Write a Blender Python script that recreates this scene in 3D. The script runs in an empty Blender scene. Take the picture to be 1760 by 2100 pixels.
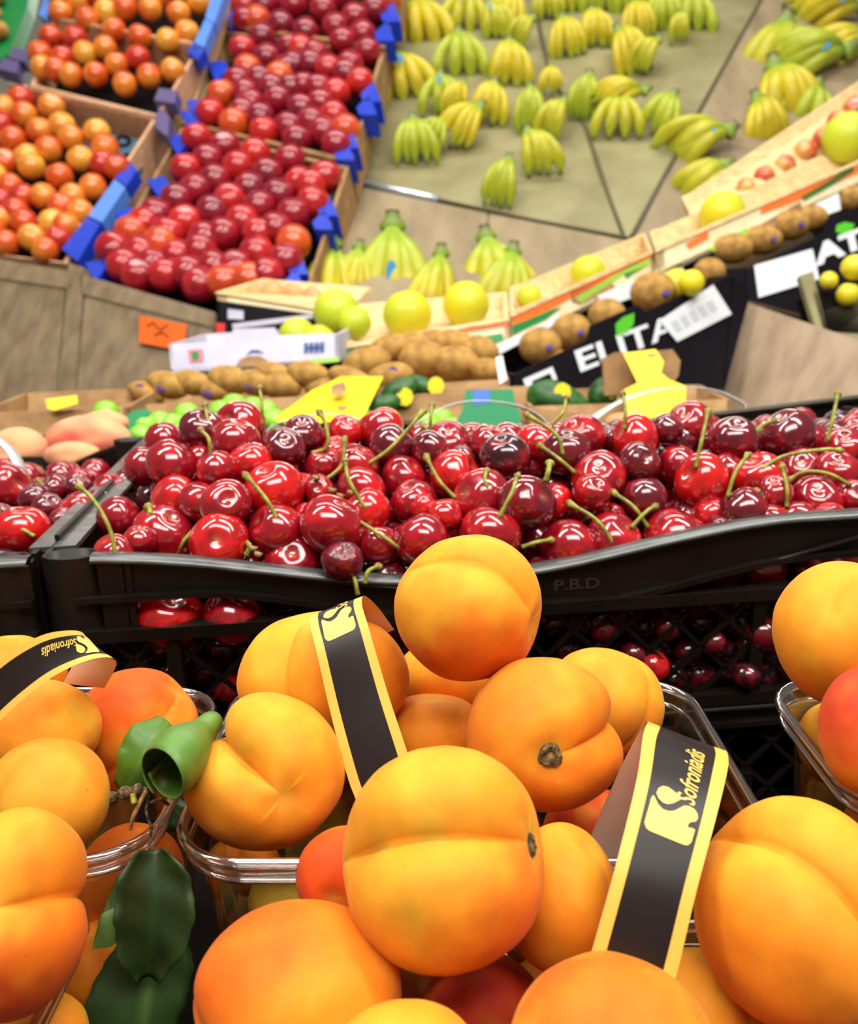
import bpy, bmesh, math, random
from mathutils import Vector as V, Matrix as M, noise as N
random.seed(7)
SC = bpy.context.scene; COL = SC.collection
# ---------------------------------------------------------------- camera
F = 1850.0; PITCH = math.radians(16); CAM = V((0, 0, 1.30))
FWD = V((0, math.cos(PITCH), -math.sin(PITCH))); RIGHT = V((1, 0, 0)); UP = V((0, math.sin(PITCH), math.cos(PITCH)))
RC = M((RIGHT, UP, -FWD)).transposed()          # camera axes as columns
cd = bpy.data.cameras.new('camera'); cam = bpy.data.objects.new('camera', cd); COL.objects.link(cam)
cam.location = CAM; cam.rotation_euler = RC.to_euler()
cd.sensor_fit = 'HORIZONTAL'; cd.sensor_width = 36; cd.lens = F / 1760 * 36
cd.clip_start = .02; cd.clip_end = 60
cd.dof.use_dof = True; cd.dof.focus_distance = .325; cd.dof.aperture_fstop = 17.5
SC.camera = cam
# ---------------------------------------------------------------- light
w = bpy.data.worlds.new('world'); SC.world = w; w.use_nodes = True
w.node_tree.nodes['Background'].inputs[0].default_value = (1, .96, .9, 1)
w.node_tree.nodes['Background'].inputs[1].default_value = .16
def area(name, loc, sx, sy, e, col=(1, .97, .92), look=(0, .8, 1.1)):
    l = bpy.data.lights.new(name, 'AREA'); l.shape = 'RECTANGLE'; l.size = sx; l.size_y = sy; l.energy = e; l.color = col
    o = bpy.data.objects.new(name, l); COL.objects.link(o); o.location = loc
    o.rotation_euler = (V(look) - V(loc)).to_track_quat('-Z', 'Y').to_euler()
area('tube_lamp_light', (-.9, .35, 2.9), .12, 1.5, 26)
area('tube_lamp_light', (.75, .35, 2.9), .12, 1.5, 26)
area('tube_lamp_light', (.1, -.5, 2.6), 1.4, .5, 26, look=(0, .6, 1.1))
area('tube_lamp_light', (0, 2.0, 3.6), 3.0, .5, 48, look=(0, 2.4, 1.2))
area('tube_lamp_light', (0, 5.6, 3.1), 5.0, .35, 70, look=(0, .5, 1.2))
SC.view_settings.view_transform = 'Standard'; SC.view_settings.look = 'None'
SC.view_settings.gamma = 1; SC.view_settings.use_curve_mapping = False; SC.view_settings.exposure = .12
SC.cycles.max_bounces = 10; SC.cycles.transparent_max_bounces = 16
SC.cycles.use_denoising = True; SC.cycles.caustics_refractive = False; SC.cycles.caustics_reflective = False

# ---------------------------------------------------------------- projection helpers
def P(px, py, d): return CAM + FWD * d + RIGHT * ((px - 880) / F * d) + UP * (-(py - 1050) / F * d)
def cv(x, y, z): return RC @ V((x, y, z))       # camera-frame direction -> world
class Plane:
    """a real plane through three points given as (pixel, pixel, depth)"""
    def __init__(s, a, b, c):
        s.p = [P(*a), P(*b), P(*c)]
        s.n = (s.p[1] - s.p[0]).cross(s.p[2] - s.p[0]).normalized()
        if s.n.dot(CAM - s.p[0]) < 0: s.n.negate()
    def at(s, px, py, off=0):
        r = P(px, py, 1) - CAM
        t = (s.p[0] - CAM).dot(s.n) / r.dot(s.n)
        return CAM + r * t + s.n * off
    def depth(s, px, py): return (s.at(px, py) - CAM).dot(FWD)
def srgb(r, g, b):
    f = lambda c: (c / 255 / 12.92) if c / 255 <= .04045 else ((c / 255 + .055) / 1.055) ** 2.4
    return (f(r), f(g), f(b), 1)
# ---------------------------------------------------------------- materials
def mat(name, col=(.5, .5, .5, 1), rough=.5, **k):
    m = bpy.data.materials.new(name); m.use_nodes = True; b = m.node_tree.nodes['Principled BSDF']
    b.inputs['Base Color'].default_value = col; b.inputs['Roughness'].default_value = rough
    for q, v in k.items(): b.inputs[q.replace('_', ' ')].default_value = v
    return m
def nd(m, t, **k):
    n = m.node_tree.nodes.new(t)
    for a, v in k.items(): setattr(n, a, v)
    return n
def noisy(m, c1, c2, scale=10, stretch=(1, 1, 1), detail=4, bump=0, lo=.35, hi=.65, rough=.55):
    L = m.node_tree.links; b = m.node_tree.nodes['Principled BSDF']
    tc = nd(m, 'ShaderNodeTexCoord'); mp = nd(m, 'ShaderNodeMapping'); mp.inputs['Scale'].default_value = stretch
    n = nd(m, 'ShaderNodeTexNoise'); n.inputs['Scale'].default_value = scale; n.inputs['Detail'].default_value = detail; n.inputs['Roughness'].default_value = rough
    r = nd(m, 'ShaderNodeValToRGB'); r.color_ramp.elements[0].position = lo; r.color_ramp.elements[1].position = hi
    r.color_ramp.elements[0].color = c1; r.color_ramp.elements[1].color = c2
    L.new(tc.outputs['Object'], mp.inputs[0]); L.new(mp.outputs[0], n.inputs[0]); L.new(n.outputs[0], r.inputs[0]); L.new(r.outputs[0], b.inputs['Base Color'])
    if bump:
        bp = nd(m, 'ShaderNodeBump'); bp.inputs['Strength'].default_value = bump; bp.inputs['Distance'].default_value = .002
        L.new(n.outputs[0], bp.inputs['Height']); L.new(bp.outputs[0], b.inputs['Normal'])
    return m
def vcol(m, scale=60, amt=.25, speck=0, bump=0, detail=3):
    """base colour from the mesh's own colour attribute, mottled by noise"""
    L = m.node_tree.links; b = m.node_tree.nodes['Principled BSDF']
    a = nd(m, 'ShaderNodeAttribute'); a.attribute_name = 'Col'
    tc = nd(m, 'ShaderNodeTexCoord')
    n = nd(m, 'ShaderNodeTexNoise'); n.inputs['Scale'].default_value = scale; n.inputs['Detail'].default_value = detail
    mr = nd(m, 'ShaderNodeMapRange'); mr.inputs[1].default_value = .3; mr.inputs[2].default_value = .7; mr.inputs[3].default_value = 1 - amt; mr.inputs[4].default_value = 1 + amt * .5
    mx = nd(m, 'ShaderNodeMix', data_type='RGBA', blend_type='MULTIPLY'); mx.inputs[0].default_value = 1
    L.new(tc.outputs['Object'], n.inputs[0]); L.new(n.outputs[0], mr.inputs[0]); L.new(a.outputs['Color'], mx.inputs[6]); L.new(mr.outputs[0], mx.inputs[7])
    out = mx.outputs[2]
    if speck:
        v = nd(m, 'ShaderNodeTexNoise'); v.inputs['Scale'].default_value = 900; v.inputs['Detail'].default_value = 2
        r = nd(m, 'ShaderNodeMapRange'); r.inputs[1].default_value = .68; r.inputs[2].default_value = .76; r.inputs[3].default_value = 0; r.inputs[4].default_value = speck
        m2 = nd(m, 'ShaderNodeMix', data_type='RGBA'); m2.inputs[7].default_value = (.45, .12, .01, 1)
        L.new(tc.outputs['Object'], v.inputs[0]); L.new(v.outputs[0], r.inputs[0]); L.new(r.outputs[0], m2.inputs[0]); L.new(out, m2.inputs[6]); out = m2.outputs[2]
    L.new(out, b.inputs['Base Color'])
    if bump:
        bp = nd(m, 'ShaderNodeBump'); bp.inputs['Strength'].default_value = bump; bp.inputs['Distance'].default_value = .001
        L.new(n.outputs[0], bp.inputs['Height']); L.new(bp.outputs[0], b.inputs['Normal'])
    return m
m_apr = vcol(mat('apricot_skin', rough=.6, Subsurface_Weight=.10, Subsurface_Scale=.004, Sheen_Weight=.04, Sheen_Roughness=.4, Specular_IOR_Level=.16), 70, .20, .55, .10, 6)
m_cherry = vcol(mat('cherry_skin', rough=.16, Coat_Weight=.8, Coat_Roughness=.06, Specular_IOR_Level=.6), 120, .35, 0, .12)
m_wrink = vcol(mat('wrinkled_cherry_skin', rough=.3, Coat_Weight=.4, Coat_Roughness=.15), 260, .5, 0, .9)
m_nect = vcol(mat('nectarine_skin', rough=.22, Coat_Weight=.4, Coat_Roughness=.12), 35, .18)
m_peach = vcol(mat('peach_skin', rough=.7, Sheen_Weight=.2), 40, .2)
m_ban = vcol(mat('banana_skin', rough=.42), 40, .15)
m_citrus = vcol(mat('citrus_skin', rough=.4), 300, .05, 0, .5)
m_avo = noisy(mat('avocado_skin', rough=.4), srgb(20, 62, 22), srgb(52, 108, 40), 60, bump=.4)
m_kiwi = noisy(mat('kiwi_skin', rough=.8), srgb(150, 108, 44), srgb(198, 152, 76), 60, bump=.4)
m_lime = noisy(mat('green_plum_skin', rough=.3, Coat_Weight=.3), srgb(118, 190, 32), srgb(158, 222, 62), 30)
m_stem = noisy(mat('cherry_stem_green', rough=.5), srgb(110, 104, 30), srgb(168, 172, 62), 160, bump=.2)
m_stemb = noisy(mat('stem_end_brown', rough=.7), srgb(92, 62, 26), srgb(176, 142, 80), 300, bump=.5)
m_bark = noisy(mat('bark', rough=.8), srgb(40, 28, 14), srgb(140, 112, 66), 500, bump=1)
m_black = noisy(mat('black_plastic', rough=.38, Specular_IOR_Level=.32), srgb(14, 10, 8), srgb(28, 21, 17), 25, bump=.05)
m_rimb = noisy(mat('glare_worn_black_rim', rough=.30, Specular_IOR_Level=.9), srgb(44, 44, 42), srgb(84, 88, 84), 40, (1, 4, 4), bump=.05)  # grey paints lamp glare into the black rim's colour, along with wear
m_emboss = mat('embossed_letters', srgb(48, 42, 36), .5)
m_joint = mat('olive_joint', srgb(92, 86, 56), .6)
m_table = mat('dark_table_top', srgb(22, 16, 12), .9, Specular_IOR_Level=.1)
m_wood = noisy(mat('beige_wood_laminate', rough=.5), srgb(118, 99, 74), srgb(146, 125, 96), 5, (6, 6, .5), 3)
m_board = noisy(mat('brown_board_laminate', rough=.5), srgb(136, 118, 88), srgb(162, 142, 110), 3, (5, 1.2, 1.2), 3)
m_wood_r = noisy(mat('warm_wood_laminate', rough=.5), srgb(158, 132, 106), srgb(186, 160, 132), 5, (6, 6, .5), 3)
m_khaki = noisy(mat('khaki_board', rough=.42), srgb(128, 118, 80), srgb(156, 148, 106), 3, (2, 2, 2), 3)
m_pine = noisy(mat('pine_slat', rough=.6), srgb(212, 176, 118), srgb(238, 212, 158), 20, (1, 8, 8), 4)
m_pinkpine = noisy(mat('pink_pine_slat', rough=.6), srgb(196, 140, 104), srgb(226, 182, 142), 20, (1, 8, 8), 4)
m_card = noisy(mat('brown_cardboard', rough=.8), srgb(146, 108, 66), srgb(178, 138, 90), 30, bump=.1)
m_white = noisy(mat('white_cardboard', rough=.55), srgb(188, 186, 206), srgb(206, 204, 220), 20)
m_paper = mat('white_label_paper', srgb(236, 240, 242), .6)
m_boxblk = mat('black_print_cardboard', srgb(12, 7, 18), .6, Specular_IOR_Level=.2)
m_blue = mat('blue_plastic', srgb(28, 62, 190), .35); m_lblue = mat('light_blue_print', srgb(90, 140, 225), .4)
m_navy = mat('navy_cardboard', srgb(14, 24, 92), .5)
m_orange = mat('orange_print', srgb(250, 118, 40), .5); m_green = mat('green_print', srgb(20, 130, 60), .5)
m_lgreen = mat('light_green_print', srgb(160, 205, 70), .5); m_cream = noisy(mat('cream_print', rough=.6), srgb(226, 206, 156), srgb(240, 228, 188), 15)
m_yellow = mat('yellow_price_card', srgb(250, 216, 10), .5); m_ocard = mat('orange_price_card', srgb(238, 100, 18), .5)
m_ink = mat('dark_ink', srgb(60, 40, 30), .6); m_purple = mat('purple_sticker', srgb(70, 40, 150), .4)
m_bluest = mat('blue_sticker', srgb(40, 140, 190), .4); m_yst = mat('yellow_sticker', srgb(245, 220, 20), .4)
m_emer = mat('emerald_cardboard', srgb(60, 160, 105), .6); m_pinkink = mat('pink_ink', srgb(230, 120, 140), .5)
m_inkblue = mat('blue_ink', srgb(50, 80, 140), .5); m_silver = mat('silver_strip', srgb(210, 220, 225), .25, Metallic=.7)
m_mauve = mat('mauve_plastic', srgb(96, 84, 128), .4); m_dark = mat('dark_liner', srgb(14, 10, 9), .8, Specular_IOR_Level=.1)
m_tray = mat('blue_grey_tray', srgb(70, 98, 118), .4); m_purplebox = mat('purple_edge', srgb(70, 40, 110), .5)
m_red = mat('red_print', srgb(220, 50, 40), .5)
m_leaf = vcol(mat('leaf_green', rough=.42, Specular_IOR_Level=.4), 90, .2, 0, .3)
m_gold = mat('gold_print', srgb(238, 190, 88), .45)
m_floor = noisy(mat('floor_tile', rough=.4), srgb(130, 120, 105), srgb(150, 140, 122), 3)
m_wall = noisy(mat('wall_plaster', rough=.8), srgb(205, 200, 188), srgb(222, 216, 205), 2)
m_handle = mat('clear_white_handle', srgb(225, 225, 225), .25)
def plastic(name, tint, clear, rough=.08):
    m = bpy.data.materials.new(name); m.use_nodes = True; T = m.node_tree; T.nodes.clear(); L = T.links
    o = nd(m, 'ShaderNodeOutputMaterial'); t = nd(m, 'ShaderNodeBsdfTransparent'); t.inputs[0].default_value = tint
    g = nd(m, 'ShaderNodeBsdfGlossy'); g.inputs['Roughness'].default_value = rough; g.inputs[0].default_value = (.9, .9, .9, 1)
    lw = nd(m, 'ShaderNodeLayerWeight'); lw.inputs[0].default_value = .35
    mr = nd(m, 'ShaderNodeMapRange'); mr.inputs[3].default_value = 1 - clear; mr.inputs[4].default_value = .75
    mx = nd(m, 'ShaderNodeMixShader')
    L.new(lw.outputs['Facing'], mr.inputs[0]); L.new(mr.outputs[0], mx.inputs[0]); L.new(t.outputs[0], mx.inputs[1]); L.new(g.outputs[0], mx.inputs[2]); L.new(mx.outputs[0], o.inputs[0])
    return m
m_clear = plastic('clear_plastic', (.90, .86, .80, 1), .88, .14)
m_rim = plastic('clear_plastic_rim', (.86, .84, .82, 1), .72, .12)
# strap paper: black with yellow borders outside, plain pale paper inside
m_strap = mat('strap_print', rough=.38, Specular_IOR_Level=.3)
def _strap():
    m = m_strap; L = m.node_tree.links; b = m.node_tree.nodes['Principled BSDF']
    uv = nd(m, 'ShaderNodeUVMap'); sp = nd(m, 'ShaderNodeSeparateXYZ'); L.new(uv.outputs[0], sp.inputs[0])
    ab = nd(m, 'ShaderNodeMath', operation='SUBTRACT'); ab.inputs[1].default_value = .5; L.new(sp.outputs[0], ab.inputs[0])
    a2 = nd(m, 'ShaderNodeMath', operation='ABSOLUTE'); L.new(ab.outputs[0], a2.inputs[0])
    gt = nd(m, 'ShaderNodeMath', operation='GREATER_THAN'); gt.inputs[1].default_value = .345; L.new(a2.outputs[0], gt.inputs[0])
    mx = nd(m, 'ShaderNodeMix', data_type='RGBA'); mx.inputs[6].default_value = srgb(32, 24, 22); mx.inputs[7].default_value = srgb(236, 180, 78)
    L.new(gt.outputs[0], mx.inputs[0]); L.new(mx.outputs[2], b.inputs['Base Color'])
_strap()
m_strapin = mat('strap_inner_paper', srgb(222, 190, 170), .6)

# ---------------------------------------------------------------- object helpers
def link(o, parent=None):
    COL.objects.link(o)
    if parent is not None: o.parent = parent
    return o
def tag(o, label=None, cat=None, group=None, kind=None):
    if label: o['label'] = label
    if cat: o['category'] = cat
    if group: o['group'] = group
    if kind: o['kind'] = kind
    return o
def wl(o):
    p = V((0, 0, 0))
    while o is not None: p = p + o.location; o = o.parent
    return p
def thing(name, loc, label, cat, group=None):
    o = bpy.data.objects.new(name, None); o.empty_display_size = .02; o.location = loc
    return tag(link(o), label, cat, group)
def mesh(name, verts, faces, mt, parent=None, smooth=False, cols=None, org=None):
    """verts in world space; the object's origin is placed at its own centre"""
    c = org if org is not None else sum((V(v) for v in verts), V()) / len(verts)
    me = bpy.data.meshes.new(name); me.from_pydata([tuple(V(v) - c) for v in verts], [], faces)
    if cols:
        at = me.color_attributes.new('Col', 'FLOAT_COLOR', 'POINT')
        at.data.foreach_set('color', [x for q in cols for x in q])
    bm = bmesh.new(); bm.from_mesh(me); bmesh.ops.recalc_face_normals(bm, faces=bm.faces); bm.to_mesh(me); bm.free()
    if smooth: me.polygons.foreach_set('use_smooth', [True] * len(me.polygons))
    for m_ in (mt if isinstance(mt, (list, tuple)) else [mt]): me.materials.append(m_)
    o = bpy.data.objects.new(name, me); link(o, parent); o.location = c - (wl(parent) if parent is not None else V())
    return o
def prism(name, pts, vec, mt, parent=None, smooth=False):
    """closed slab: polygon pts (world) pushed along vec"""
    n = len(pts); vs = [V(p) for p in pts] + [V(p) + vec for p in pts]
    fs = [list(range(n)), list(range(2 * n - 1, n - 1, -1))] + [[i, (i + 1) % n, n + (i + 1) % n, n + i] for i in range(n)]
    return mesh(name, vs, fs, mt, parent, smooth)
def slab(name, px, pl, th, mt, parent=None, off=0): return prism(name, [pl.at(x, y, off) for x, y in px], -pl.n * th, mt, parent)
def box(name, lo, hi, mt, parent=None):
    a, b = V(lo), V(hi)
    return prism(name, [(a.x, a.y, a.z), (b.x, a.y, a.z), (b.x, b.y, a.z), (a.x, b.y, a.z)], V((0, 0, b.z - a.z)), mt, parent)
def spline(pts, n):
    """Catmull-Rom through pts, n samples per span"""
    p = [V(q) for q in pts]; p = [p[0] * 2 - p[1]] + p + [p[-1] * 2 - p[-2]]; out = []
    for i in range(1, len(p) - 2):
        for k in range(n):
            t = k / n; a, b, c, d = p[i - 1:i + 3]
            out.append(.5 * ((2 * b) + (c - a) * t + (2 * a - 5 * b + 4 * c - d) * t * t + (3 * b - a - 3 * c + d) * t ** 3))
    return out + [p[-2]]
def tube(name, pts, rad, mt, parent=None, seg=8, closed=False, prof=None):
    """swept tube; rad is a number or a function of 0..1; prof an optional closed cross-section [(a,b)]"""
    n = len(pts); vs = []; fs = []; ref = V((.13, .21, .97))
    prof = prof or [(math.cos(2 * math.pi * k / seg), math.sin(2 * math.pi * k / seg)) for k in range(seg)]; s = len(prof)
    for i, q in enumerate(pts):
        a = pts[(i - 1) % n] if closed or i else pts[0]; b = pts[(i + 1) % n] if closed or i < n - 1 else pts[-1]
        t = (b - a).normalized(); x = t.cross(ref).normalized(); y = x.cross(t)
        r = rad(i / max(1, n - 1)) if callable(rad) else rad
        vs += [q + x * r * u + y * r * v for u, v in prof]
    for i in range(n if closed else n - 1):
        j = (i + 1) % n
        fs += [[i * s + k, i * s + (k + 1) % s, j * s + (k + 1) % s, j * s + k] for k in range(s)]
    if not closed: fs += [list(range(s)), list(range((n - 1) * s, n * s))]
    return mesh(name, vs, fs, mt, parent, True)
ORD = 'first second third fourth fifth sixth seventh eighth ninth tenth eleventh twelfth thirteenth fourteenth fifteenth sixteenth seventeenth eighteenth nineteenth twentieth'.split()
def nth(i): return ORD[i] if i < 20 else 'number %d' % (i + 1)
def mix(a, b, t): t = max(0, min(1, t)); return tuple(a[i] * (1 - t) + b[i] * t for i in range(3)) + (1,)
def sm(a, b, x): t = max(0, min(1, (x - a) / (b - a))); return t * t * (3 - 2 * t)
_sph = {}
def sphere_grid(nu, nv):
    if (nu, nv) not in _sph:
        d = [V((0, 0, 1))]; f = []
        for j in range(1, nv):
            for i in range(nu):
                th = math.pi * j / nv; ph = 2 * math.pi * i / nu
                d.append(V((math.sin(th) * math.cos(ph), math.sin(th) * math.sin(ph), math.cos(th))))
        d.append(V((0, 0, -1))); last = len(d) - 1
        ix = lambda j, i: 1 + (j - 1) * nu + i % nu
        for i in range(nu):
            f.append([0, ix(1, i), ix(1, i + 1)]); f.append([last, ix(nv - 1, i + 1), ix(nv - 1, i)])
            for j in range(1, nv - 1): f.append([ix(j, i), ix(j + 1, i), ix(j + 1, i + 1), ix(j, i + 1)])
        _sph[(nu, nv)] = (d, f)
    return _sph[(nu, nv)]
def frame(zdir, xdir):
    z = V(zdir).normalized(); x = V(xdir); x = (x - z * x.dot(z)).normalized(); y = z.cross(x)
    return M((x, y, z)).transposed()
def text_mesh(body, bold=.015, shear=0):
    cu = bpy.data.curves.new('txt', 'FONT'); cu.body = body; cu.offset = bold; cu.shear = shear; cu.resolution_u = 3
    o = bpy.data.objects.new('txt', cu); COL.objects.link(o)
    bpy.context.view_layer.update()
    me = o.evaluated_get(bpy.context.evaluated_depsgraph_get()).to_mesh()
    vs = [V((v.co.x, v.co.y, 0)) for v in me.vertices]; fs = [list(p.vertices) for p in me.polygons]
    o.evaluated_get(bpy.context.evaluated_depsgraph_get()).to_mesh_clear()
    bpy.data.objects.remove(o); bpy.data.curves.remove(cu)
    x0 = min(v.x for v in vs); x1 = max(v.x for v in vs); y0 = min(v.y for v in vs); y1 = max(v.y for v in vs)
    return [((v.x - x0) / (x1 - x0), (v.y - y0) / (y1 - y0)) for v in vs], fs
def lettering(body, pl, p0, p1, h, parent, mt, off=.0012, bold=.02, upv=None):
    """flat letters on plane pl, baseline from pixel p0 to p1, h pixels high"""
    uv, fs = text_mesh(body, bold); a = pl.at(*p0, off); b = pl.at(*p1, off)
    dx, dy = p1[0] - p0[0], p1[1] - p0[1]; l = math.hypot(dx, dy); u = upv or (dy / l * h, -dx / l * h)
    c = pl.at(p0[0] + u[0], p0[1] + u[1], off)
    return mesh('lettering', [a + (b - a) * x + (c - a) * y for x, y in uv], fs, mt, parent)

# ================================================================ THE SETTING
Z = 1.30
tag(box('floor', (-5, -4, -.05), (5, 7, 0), m_floor), 'pale tiled shop floor', kind='structure')
tag(box('wall_back', (-5, 6.0, 0), (5, 6.1, 4.2), m_wall), 'plain wall behind the fruit display', kind='structure')
tt = thing('display_table', (0, .9, 0), 'dark table that carries the front crates and punnets', 'table')
box('tabletop', (-1.2, -.05, Z - .405), (1.2, 1.02, Z - .38), m_table, tt)
for x in (-1.15, 1.1):
    for y in (0, .92): box('leg', (x, y, 0), (x + .05, y + .05, Z - .405), m_table, tt)
rs = thing('display_riser', (0, .2, Z - .38), 'dark plinth under the clear apricot punnets', 'plinth')
box('plinth', (-.6, -.02, Z - .38), (.6, .385, Z - .288), m_table, rs)

# ================================================================ APRICOTS
YEL = (.84, .335, .022); ORA = (.82, .205, .012); BLU = (.66, .065, .010); RED = (.45, .02, .014); LIM = (.66, .44, .04)
def apricot(a):
    (name, cx, cy, rx, ry, d, pole, grv, gd, base, blush, label) = a[:12]
    R0 = frame(pole, grv); c = P(cx, cy, d); s = d / F * .985; rz = (rx + ry) / 2
    S = V((rx * s, ry * s, rz * s)); dirs, fs = sphere_grid(96, 56); vs = []; cols = []
    seed = V((cx * .013, cy * .017, 3.1))
    for v in dirs:
        th = math.acos(max(-1, min(1, v.z))); ph = math.atan2(v.y, v.x); st = math.sin(th)
        g = math.exp(-abs(ph * st) / .07) * sm(.05, .5, th) * (1 - sm(2.5, 3.05, th)) * (1 if abs(ph) < 1.5 else 0)
        gw = math.exp(-(ph * st / .34) ** 2) * sm(.05, .7, th) * (1 - sm(2.2, 3.0, th)) * (1 if abs(ph) < 1.57 else 0)
        r = 1 - gd * (.11 * g + .19 * gw) - .15 * math.exp(-(th / .30) ** 2) + .02 * math.exp(-((math.pi - th) / .22) ** 2)
        r += .035 * N.noise(v * 1.3 + seed) + .008 * N.noise(v * 4 + seed)
        q = R0 @ (v * r); w_ = V((q.x * S.x, q.y * S.y, q.z * S.z))
        vs.append(c + RC @ w_)
        k = base; qn = q.normalized()
        n1 = .5 + .5 * N.noise(qn * 2.2 + seed); k = mix(k, LIM if base == YEL else YEL, .45 * sm(.45, .8, n1))
        for (bd, c2, amt, wid) in blush:
            t = qn.dot(V(bd).normalized()) + .22 * N.noise(qn * 3 + seed) + .06 * N.noise(qn * 9 + seed)
            k = mix(k, c2, amt * sm(1 - wid, 1.0 - .3 * wid, t))
        k = mix(k, (.55, .5, .06), .35 * math.exp(-(th / .22) ** 2))
        cols.append(k)
    o = mesh('apricot', vs, fs, m_apr, None, True, cols, c)
    tag(o, label, 'apricot', 'apricots in the clear punnets')
    return o, c, R0, S
f_ = (0, 0, 1)
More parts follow.
